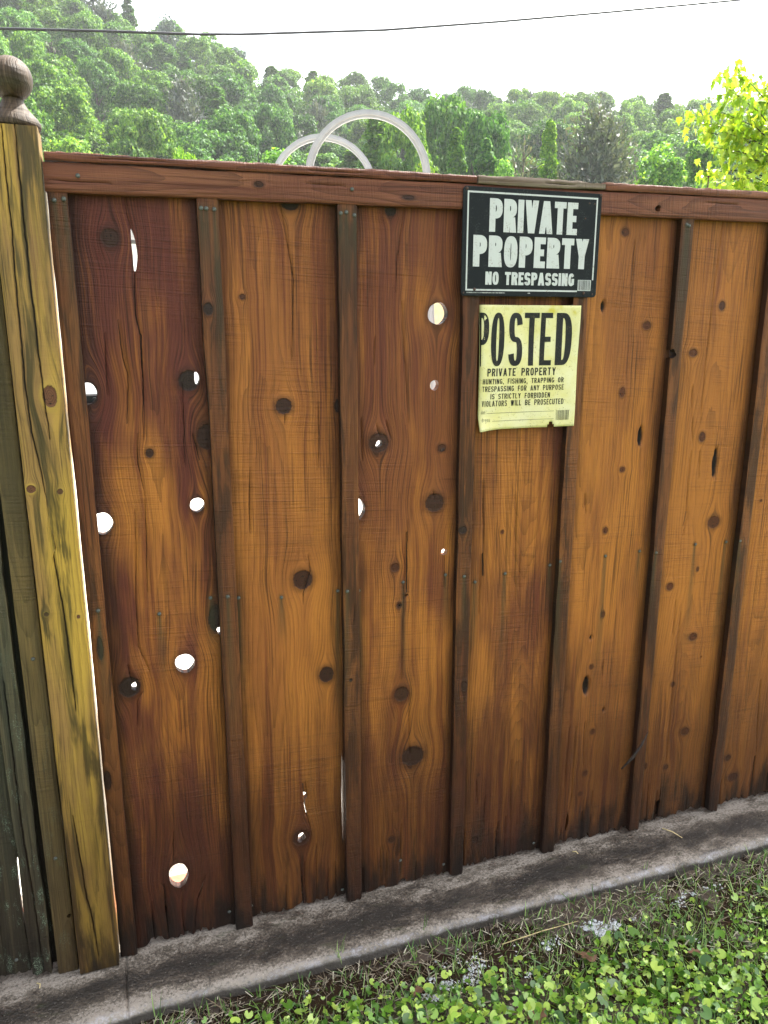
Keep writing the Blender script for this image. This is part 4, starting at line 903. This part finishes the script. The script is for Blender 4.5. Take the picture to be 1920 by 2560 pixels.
# ------------------------------------------------------------------ pool ladder rails behind the fence
ld = thing('pool_ladder', 'white plastic ladder whose two arched handrails rise above the fence cap', 'pool ladder', (1.2203, 2.1328, -.012))
ux = np.array((.9457, -.325, 0.)); 
def arch(cx, cy, cz, Ra, name):
    pr = [(-.018, -.012), (.018, -.012), (.018, .004), (.008, .004), (.006, .011), (-.006, .011), (-.008, .004), (-.018, .004)]   # ridged rail section: radial, sideways
    path = [((-Ra - .10), -cz - .0), ((-Ra - .05), -1.0), (-Ra, -.18)] + [(-Ra * cos(a), Ra * sin(a)) for a in np.linspace(0, pi, 26)] + [(Ra, -.18), (Ra + .05, -1.0), (Ra + .10, -cz)]
    path = [np.array(p) for p in path]; V = []; k = len(pr)
    side = np.array((-.325, -.9457, 0.)) * 1.0
    for i, p in enumerate(path):
        t = path[min(i + 1, len(path) - 1)] - path[max(i - 1, 0)]; t /= np.linalg.norm(t); nn = np.array((-t[1], t[0]))
        for a, b in pr:
            pp = p + nn * a
            V.append(np.array((cx, cy, cz)) + ux * pp[0] + np.array((0, 0, pp[1])) + side * b)
    F = [(i * k + j, i * k + (j + 1) % k, (i + 1) * k + (j + 1) % k, (i + 1) * k + j) for i in range(len(path) - 1) for j in range(k)]
    V = [(v[0] - 1.2203, v[1] - 2.1328, v[2] + .012) for v in V]
    return MB().add(V, F).build(name, M_PVC, ld, False)
arch(1.2203, 2.1328, 2.152, .285, 'handrail'); arch(1.169, 2.788, 2.180, .285, 'handrail')
for sgn in (-1, 1):
    for k in range(4):
        z = .25 + .28 * k; off = sgn * (.285 + .10 - .05 * (z / 1.2))
        a = np.array((1.2203, 2.1328, 0)) + ux * off; b = np.array((1.169, 2.788, 0)) + ux * off; c = (a + b) / 2 - np.array((1.2203, 2.1328, 0)); hw = np.linalg.norm(b - a) / 2
        o = MB().box(-.05, .05, -hw + .02, hw - .02, -.015, .015, .004).build('step', M_PVC, ld); o.location = (c[0], c[1], z); o.rotation_euler = (0, 0, -radians(13))

# pale house and tan shed beyond the yard, only glimpsed through knot holes
M_TAN = plain('tan_siding', (.62, .47, .28), .7, .3, 0, .1, 8.); M_PINK = plain('faded_red_door', (.5, .2, .18), .6, .3, 0, .1, 8.); M_ROOF = plain('shingle_roof', (.08, .075, .07), .9, .2, 0, .3, 30.)
M_WALL = plain('white_siding', (.8, .8, .78), .6, .3, 0, .04, 3.)
def cabin(name, lab, cat, x, y, w, d, h, rise, wallm, doorm, dx):
    t = thing(name, lab, cat, (x, y, -.012))
    m = MB().box(-w, w, 0, d, 0, h); m.add([(-w, 0, h), (-w, d, h), (-w, d / 2, h + rise), (w, 0, h), (w, d, h), (w, d / 2, h + rise)], [(0, 2, 1), (3, 4, 5)])
    m.build('wall', wallm, t)
    MB().box(dx, dx + .9, -.03, -.002, .02, 1.98, .004).build('door', doorm, t)
    e = .15; z0 = h - .06; z1 = h + rise + .03; k = .05
    MB().add([(-w - e, -.2, z0), (w + e, -.2, z0), (w + e, d / 2, z1), (-w - e, d / 2, z1), (-w - e, d + .2, z0), (w + e, d + .2, z0), (-w - e, -.2, z0 + k), (w + e, -.2, z0 + k), (w + e, d / 2, z1 + k), (-w - e, d / 2, z1 + k), (-w - e, d + .2, z0 + k), (w + e, d + .2, z0 + k)],
             [(0, 3, 2, 1), (3, 4, 5, 2), (6, 7, 8, 9), (9, 8, 11, 10), (0, 1, 7, 6), (4, 10, 11, 5), (0, 6, 9, 3), (3, 9, 10, 4), (1, 2, 8, 7), (2, 5, 11, 8)]).build('roof', M_ROOF, t)
cabin('shed', 'small tan shed with faded red door, glimpsed through the knot hole at eye level', 'shed', 5.1, 11.2, 1.5, 2.4, 2.1, .5, M_TAN, M_PINK, -1.3)
cabin('cottage', 'low white cottage beyond the yard, glimpsed through holes and the split in the left board', 'house', .2, 9.6, 3.1, 4.0, 2.55, .75, M_WALL, M_TAN, 2.0)

# ------------------------------------------------------------------ overhead line
wp = [(-9, 12, 5.1), (-2.737, 12, 5.507), (-1.208, 12, 5.63), (.168, 12, 5.745), (1.636, 12, 5.855), (1.9, 12, 5.885), (2.286, 12, 5.924), (4.688, 12, 6.243), (6.837, 12, 6.606), (9.08, 12, 7.01), (11.975, 12, 7.546), (14.942, 12, 8.126), (19, 12, 8.95)]
tag(MB().tube(wp, .019, 6).build('power_line', M_WIRE, None, True), 'single dark overhead line crossing the white sky above the trees', 'cable')
# ------------------------------------------------------------------ wooded hill
AZ_T = np.array([-60, -30, -12, -5, 2.8, 8.4, 14.6, 20, 33.3, 38.7, 50, 70, 100])
EL_T = np.array([15., 21., 21.5, 20.2, 18.6, 17.2, 15.8, 15.3, 14.3, 13.7, 12.5, 12, 12])
R0, R1 = 62., 165.
def hill_z(az, R):
    top = np.tan(np.radians(np.interp(az, AZ_T, EL_T))) * R1 + 1.5 - 12.5
    t = np.clip((R - R0) / (R1 - R0), 0, 1.25)
    return -.1 + np.where(R > R0, top * t ** 1.12, 0) + np.where(R > R1 + 15, -(R - R1 - 15) * .25, 0)
azs = np.linspace(-75, 110, 90); Rs = np.concatenate([[40.], np.linspace(58, 260, 40)])
AZ, RR = np.meshgrid(azs, Rs)
Vh = np.stack([RR * np.sin(np.radians(AZ)), RR * np.cos(np.radians(AZ)), hill_z(AZ, RR) + .6 * vnoise(AZ * .3, RR * .08, 71, 2) * (RR > 60) - .1 * (RR < 60)], -1).reshape(-1, 3)
idx = np.arange(AZ.size).reshape(AZ.shape)
q = np.stack([idx[:-1, :-1], idx[1:, :-1], idx[1:, 1:], idx[:-1, 1:]], -1).reshape(-1, 4)
T = NT('forest_floor'); n1 = T.noise(T.obj(), .5, 4., .6)
T.pbr(T.ramp(n1, [(.3, (.02, .035, .012)), (.7, (.05, .07, .025))]), .9, None, .1); M_FLOOR = T.m
tag(obj('hillside', mesh('hillside', Vh, q, M_FLOOR, True)), kind='structure')

M_TREE = leaf_mat('broadleaf_foliage', (.018, .064, .015), (.060, .155, .028), (.15, .28, .055), .36, .6, .12, objvar=.25)
M_PINE = leaf_mat('pine_needles', (.035, .052, .034), (.065, .085, .055), (.11, .125, .08), .2, .6, .3, objvar=.2)
M_BARK = plain('tree_bark', (.07, .055, .042), .9, .2, 0, .4, 12.)
DIA = (np.array([(-.5, 0, .0), (0, -.5, .1), (.5, 0, 0), (0, .5, .1)]), [(0, 1, 2), (0, 2, 3)])
def crown_mesh(name, seed, clumps, per, ls, mat, shape='round', zs=1.0):
    r = np.random.default_rng(seed); P = []; Nn = []
    for c in range(clumps):
        t = r.random() ** .8; a = r.uniform(0, 2 * pi)
        if shape == 'round':
            z = -.15 + 1.55 * t; prof = np.sqrt(max(0, 1 - ((z - .45) / 1.0) ** 2)); rad = prof * r.uniform(.45, .95); cr = r.uniform(.17, .32)
        elif shape == 'column':
            z = 2.6 * t; prof = min(1., .55 + z) * max(0.05, 1 - (z / 2.75) ** 2.2); rad = .62 * prof * r.uniform(.5, 1.); cr = r.uniform(.2, .32) * (.5 + .5 * prof)
        else:
            z = 1.9 * t; rad = .8 * (1 - t * .55) * r.uniform(.3, 1.); cr = r.uniform(.16, .3)
        cx, cy = rad * cos(a), rad * sin(a)
        d = r.normal(0, 1, (per, 3)); d /= np.linalg.norm(d, axis=1)[:, None]; d[:, 2] = np.where(d[:, 2] < -.35, -d[:, 2], d[:, 2])
        s = cr * r.uniform(.72, 1.08, per)[:, None]
        P.append(np.array((cx, cy, z * zs)) + d * s * np.array((1, 1, .75 * (.5 + .5 * zs)))); Nn.append(d + np.array((0, 0, .5)) + r.normal(0, .75, (per, 3)))
    P = np.concatenate(P); Nn = np.concatenate(Nn); Nn /= np.linalg.norm(Nn, axis=1)[:, None]
    n = len(P); u = np.cross(Nn, r.normal(0, 1, (n, 3))); u /= np.linalg.norm(u, axis=1)[:, None]; v = np.cross(Nn, u)
    s = ls * r.uniform(.65, 1.4, n)[:, None]
    V = np.stack([P - u * s * .5, P - v * s * .36 + Nn * s * .1, P + u * s * .5, P + v * s * .36 + Nn * s * .1], 1).reshape(-1, 3)
    F = np.arange(4 * n).reshape(n, 4)
    return mesh(name, V, F, mat)
def pine_mesh(name, seed, mat, whorls=24, dens=1.0, ls=.085, wide=.38, open_=.0):
    """tiers of branches carrying upswept needle tufts; unit height 1"""
    r = np.random.default_rng(seed); P = []; D = []
    for w in range(whorls):
        h = .12 + .86 * w / whorls; L = wide * (1 - h ** 1.6) ** .9 * (1 if w > 3 else .8) + .02
        for b in range(r.integers(5, 8)):
            a = r.uniform(0, 2 * pi); Lb = L * r.uniform(.55, 1.1); k = int(max(6, 46 * Lb / .3 * dens))
            t = r.uniform(.25, 1., k) ** .8; sp = .05 + .03 * t
            x = Lb * t; dz = .10 * t * t * Lb / .3 - .02
            off = r.normal(0, 1, (k, 3)) * .020
            P.append(np.stack([x * cos(a), x * sin(a), h + dz], -1) + off * (.6 + 1.2 * t[:, None])); D.append(np.stack([np.full(k, cos(a) * .5), np.full(k, sin(a) * .5), np.full(k, .7)], -1) + r.normal(0, .5, (k, 3)))
    P = np.concatenate(P); D = np.concatenate(D); D /= np.linalg.norm(D, axis=1)[:, None]; n = len(P)
    u = np.cross(D, r.normal(0, 1, (n, 3))); u /= np.linalg.norm(u, axis=1)[:, None]; s = ls * .42 * r.uniform(.6, 1.3, n)[:, None]
    V = np.stack([P - u * s * .30, P + u * s * .30, P + D * s + u * s * .12, P + D * s - u * s * .12], 1).reshape(-1, 3)
    return mesh(name, V, np.arange(4 * n).reshape(n, 4), mat)
CROWNS = [crown_mesh('crown', 200 + k, 64, 165, .075, M_TREE) for k in range(7)]
COLS = [crown_mesh('crown', 220 + k, 80, 170, .115, M_TREE, 'column', 2.4) for k in range(3)]
BUSH = [crown_mesh('crown', 230 + k, 70, 160, .085, M_TREE, 'bush', 1.9) for k in range(3)]
PINES = [pine_mesh('crown', 240 + k, M_PINE) for k in range(3)]
tm = MB().tube([(0, 0, 0), (.01, .01, .4), (0, .02, .8), (.02, 0, 1.25)], [.055, .042, .03, .008], 7)
for a in (0.4, 2.3, 4.4, 5.4): tm.tube([(0, 0, .5 + .07 * a), (.25 * cos(a), .25 * sin(a), .75 + .07 * a), (.5 * cos(a), .5 * sin(a), .95 + .07 * a)], [.022, .014, .004], 5)
TRUNK = tm.me('trunk', M_BARK, True)
pm = MB().tube([(0, 0, 0), (.002, 0, .5), (0, 0, 1.)], [.016, .010, .002], 6)
for k in range(26):
    a = k * 2.4; h = .15 + .8 * k / 26; L = .32 * (1 - h) ** .75
    pm.tube([(0, 0, h), (L * cos(a), L * sin(a), h + .04)], [.004, .0012], 4)
PTRUNK = pm.me('trunk', M_BARK, True)
FG = 'broadleaf trees covering the hillside'; FL = 'rounded green broadleaf tree in the dense wood on the hillside'
def tree(az, R, h, w, crown, kind='broad', tint=(1, 1, 1), label=FL, group=FG, z=None, rot=None, name='broadleaf_tree', cat='tree'):
    x, y = R * sin(radians(az)), R * cos(radians(az)); zz = float(hill_z(np.array(az), np.array(R))) if z is None else z
    t = thing(name, label, cat, (x, y, zz - .1), group)
    t.rotation_euler = (0, 0, random.uniform(0, 6.28) if rot is None else rot)
    c = obj('crown', crown, t); c.color = (*tint, 1)
    if kind == 'pine':
        c.scale = (w, w, h); tr = obj('trunk', PTRUNK, t); tr.scale = (h, h, h)
    elif kind == 'column':
        s = h / 2.9; c.scale = (w / 1.7, w / 1.7, s / 2.4); c.location = (0, 0, .25 * s); tr = obj('trunk', TRUNK, t); tr.scale = (s * 1.2, s * 1.2, s * 1.6)
    elif kind == 'bush':
        s = h / 2.1; c.scale = (w / 1.9, w / 1.9, s / 1.9); tr = obj('trunk', TRUNK, t); tr.scale = (s, s, s)
    else:
        s = h / 2.35; c.scale = (w / 2.1, w / 2.1, h * .62 / 1.62); c.location = (0, 0, h * .36); tr = obj('trunk', TRUNK, t); tr.scale = (h / 2.4,) * 2 + (h / 1.9,)
    return t
rt = random.Random(19); cnt = 0
RROWS = [68, 74, 81, 88, 96, 104, 112, 121, 130, 139, 148, 157, 165, 172]
for ri_, R in enumerate(RROWS):
    step = degrees_ = math.degrees(6.6 / R) * (1.0 + .12 * (R > 110)); a = -14 + rt.random() * step
    while a < 52:
        az = a + rt.uniform(-.3, .3) * step; Rj = R + rt.uniform(-3, 3)
        h = (rt.uniform(11.5, 14.5) if R > 120 else rt.uniform(10.5, 15.)) if R > 80 else rt.uniform(9, 12.5); w = rt.uniform(6.6, 9.4)
        u = rt.random(); cold = .5 + .5 * vn if (vn := float(vnoise(np.array(az * .13), np.array(Rj * .03), 81, 2))) else .5
        warm = max(0., min(1., .5 + 1.1 * vn + rt.uniform(-.25, .25)))
        tint = (.72 + .62 * warm, .82 + .36 * warm, .98 - .22 * warm)
        k = rt.uniform(.72, 1.2); tint = tuple(c * k for c in tint)
        if u < .04 and 90 < R < 150:
            tree(az, Rj, rt.uniform(12, 16), rt.uniform(11, 14), PINES[rt.randrange(3)], 'pine', (.9, .95, 1.1), 'grey-green pine standing among the broadleaf trees on the hillside', 'pines scattered in the hillside wood', name='pine_tree')
        elif u < .12:
            tree(az, Rj, h * 1.05, w * .8, COLS[rt.randrange(3)], 'column', tint, 'narrow upright broadleaf tree in the hillside wood', 'upright trees in the hillside wood')
        else:
            tree(az, Rj, h, w, CROWNS[rt.randrange(7)], 'broad', tint)
        cnt += 1; a += step
print('forest trees', cnt)
# trees one can pick out
def top_h(el, R, az): return math.tan(radians(el)) * R + 1.5 - float(hill_z(np.array(az), np.array(R))) + .1
tree(34.2, 58, top_h(14.1, 58, 34.2), 14.5, pine_mesh('crown', 301, M_PINE, 46, 2.2, .05, .36), 'pine', (1.15, 1.12, 1.2), 'big dark grey-green pine standing in front of the wood, right of the signs', None, name='pine_tree')
tree(24.65, 54, top_h(12.9, 54, 24.65), 2.9, COLS[0], 'column', (1.55, 1.45, .8), 'slender light green tree like an upright flame, left of the black sign top', None)
tree(26.75, 53, top_h(12.3, 53, 26.75), 3.3, COLS[1], 'column', (1.15, 1.25, 1.1), 'small bushy green tree just right of the slender flame-shaped one', None)
tree(31.0, 56, top_h(13.2, 56, 31.0), 2.7, COLS[2], 'column', (1.7, 1.55, .65), 'bright yellow-green narrow tree at the left edge of the big dark pine', None)
tree(29.3, 57, top_h(12.4, 57, 29.3), 8., pine_mesh('crown', 303, M_PINE, 18, .5, .08, .3), 'pine', (1.5, 1.45, 1.3), 'thin pale grey half-bare tree left of the big dark pine', None, name='pine_tree')
tree(20.9, 66, top_h(14.8, 66, 20.9), 6.2, CROWNS[0], 'broad', (1.25, 1.2, .75), 'tall green tree above the right end of the taller arched handrail', None)
tree(23.8, 70, top_h(15.4, 70, 23.8), 7.0, CROWNS[1], 'broad', (.8, .9, .85), 'tallest dark green tree of the group left of the black sign', None)
tree(26.4, 66, top_h(14.7, 66, 26.4), 6.2, CROWNS[2], 'broad', (.75, .9, .8), 'dark rounded tree at the right edge of the tall group', None)
tree(18.9, 68, top_h(13.9, 68, 18.9), 5.4, COLS[2], 'column', (1.2, 1.2, .75), 'light green tree seen through the taller white arch', None)
tree(5.55, 50, top_h(12.1, 50, 5.55), 2.7, CROWNS[4], 'broad', (1.9, 1.7, .6), 'small bright yellow-green tree just above the left part of the fence cap', None)
tree(11.0, 50, top_h(12.0, 50, 11.0), 6.5, BUSH[0], 'bush', (1.7, 1.6, 1.2), 'pale wispy willow-like tree left of the white arches', None, name='willow_tree')
tree(8.0, 50, top_h(11.3, 50, 8.0), 4.5, BUSH[1], 'bush', (1.5, 1.5, 1.1), 'pale low tree between the yellow-green tree and the willow-like one', None)
tree(22.5, 49, top_h(11.3, 49, 22.5), 3., BUSH[2], 'bush', (1.9, 1.5, .8), 'yellowish pointed shrub just right of the taller arched handrail', None, name='shrub', cat='shrub')
tree(38.6, 50, top_h(11.8, 50, 38.6), 5.0, BUSH[1], 'bush', (1.6, 1.55, 1.0), 'pale feathery green tree right of the big dark pine', None)
tree(41.0, 52, top_h(12.2, 52, 41.0), 4.5, BUSH[2], 'bush', (1.3, 1.3, .9), 'mid green tree behind the yellow sapling', None)
tree(28.0, 50, top_h(11.2, 50, 28.0), 3.6, BUSH[0], 'bush', (1.5, 1.5, 1.2), 'pale low bush right of the small bushy tree, above the black sign', None)
tree(29.06, 166, top_h(15.0, 166, 29.06), 8, pine_mesh('crown', 311, M_PINE, 16, .7, .09, .3), 'pine', (.9, 1., 1.2), 'lone small spruce pricking the skyline above the black sign', None, name='spruce_tree')
tree(9.3, 166, top_h(17.3, 166, 9.3), 12, PINES[0], 'pine', (.8, 1., 1.35), 'bluish pine on the ridge left of the arches, lower of two', None, name='pine_tree')
tree(4.9, 164, top_h(18.7, 164, 4.9), 12, PINES[1], 'pine', (.8, 1., 1.35), 'bluish pine on the upper ridge near the overhead line', None, name='pine_tree')
tree(0.5, 162, top_h(20.4, 162, 0.5), 14, PINES[2], 'pine', (.8, .9, 1.1), 'dark pine on the ridge where the hill leaves the top edge', None, name='pine_tree')
# wood outside the picture, one mass
Pm = []
for k in range(190):
    az = rt.choice((rt.uniform(-70, -15), rt.uniform(53, 105))); R = rt.uniform(66, 165); Pm.append((R * sin(radians(az)), R * cos(radians(az)), float(hill_z(np.array(az), np.array(R))), rt.uniform(3, 4.2), rt.uniform(10, 14)))
base = crown_mesh('far_wood_unit', 260, 30, 34, .17, None); bv = np.array([v.co[:] for v in base.vertices]); nb = len(bv)
W = np.concatenate([bv * (s, s, h * .5) + (x, y, z + h * .3) for x, y, z, s, h in Pm]); Fw = np.arange(len(W)).reshape(-1, 4)
wo = obj('woods', mesh('woods', W, Fw, M_TREE)); tag(wo, kind='stuff')

# ------------------------------------------------------------------ yellow-green sapling just behind the fence
M_SAPL = leaf_mat('sapling_leaf', (.10, .21, .012), (.19, .31, .018), (.31, .40, .04), .5, .35, .5)
sap = thing('sapling', 'young tree with glowing yellow-green drooping leaves above the right end of the fence', 'sapling', (3.84, 2.11, -.012))
RX = np.array((.9457, -.325, 0.)); PXM = 4.5 / 1923
org = np.array((3.8438 - 3.84, 2.1143 - 2.11, 2.1909 + .012))            # fork of the crown, local
tips = [(1822, 172), (1775, 200), (1740, 240), (1733, 280), (1752, 312), (1790, 262), (1830, 232), (1868, 222), (1911, 262), (1900, 300), (1850, 290), (1800, 330), (1762, 372), (1748, 412), (1750, 452), (1792, 470), (1845, 400), (1880, 360), (1840, 452), (1890, 440), (1900, 492), (1845, 520), (1812, 372),
        (1960, 230), (2000, 260), (2050, 300), (2100, 350), (2060, 420), (2010, 380), (1960, 330), (2110, 450), (1985, 300), (1940, 400), (2060, 520), (1960, 540)]
bm_ = MB(); bm_.tube([(0, 0, -.0), (.01, 0, 1.0), (-.01, .01, 1.7), org, org + np.array((-.06, 0, .30))], [.022, .017, .012, .010, .003], 8)
lp = []; ra = np.random.default_rng(9)
for ti, (px, py) in enumerate(tips):
    d = RX * ((px - 1990) * PXM) + np.array((0, 0, (480 - py) * PXM)) + np.array((.325, .9457, 0)) * ra.uniform(-.22, .22)
    tip = org + d; st_ = org + np.array((-.04, 0, .25)) * np.clip((480 - py) / 300, -.6, 1) ; midp = (st_ + tip) / 2 + np.array((0, 0, .05))
    pts = [st_, midp, tip]; bm_.tube(pts, [.005, .003, .0012], 5)
    for k in range(56):
        t = ra.beta(2.6, 1.0); p = (1 - t) ** 2 * st_ + 2 * t * (1 - t) * midp + t * t * tip + ra.normal(0, .032, 3) * np.array((1, 1, .9)); lp.append(p)
bm_.build('branch', M_TWIG, sap, True)
lp = np.array(lp); n = len(lp); sz = ra.uniform(.03, .062, n)
me = scatter_mesh('foliage', leaf_shape('maple'), lp, ra.uniform(0, 2 * pi, n), ra.normal(-.85, .35, n), ra.normal(0, .4, n), sz * .85, sz, M_SAPL, True)
obj('foliage', me, sap)
# ------------------------------------------------------------------ haze
T = NT('valley_haze')
pv = T.n('ShaderNodeVolumePrincipled'); pv.inputs['Color'].default_value = (.93, .97, 1., 1); pv.inputs['Density'].default_value = HAZE; pv.inputs['Anisotropy'].default_value = .3
T.t.links.new(pv.outputs[0], T.out.inputs['Volume'])
hz = MB().box(-640, 640, -640, 640, -1.2, 88).build('haze', T.m); tag(hz, kind='stuff')
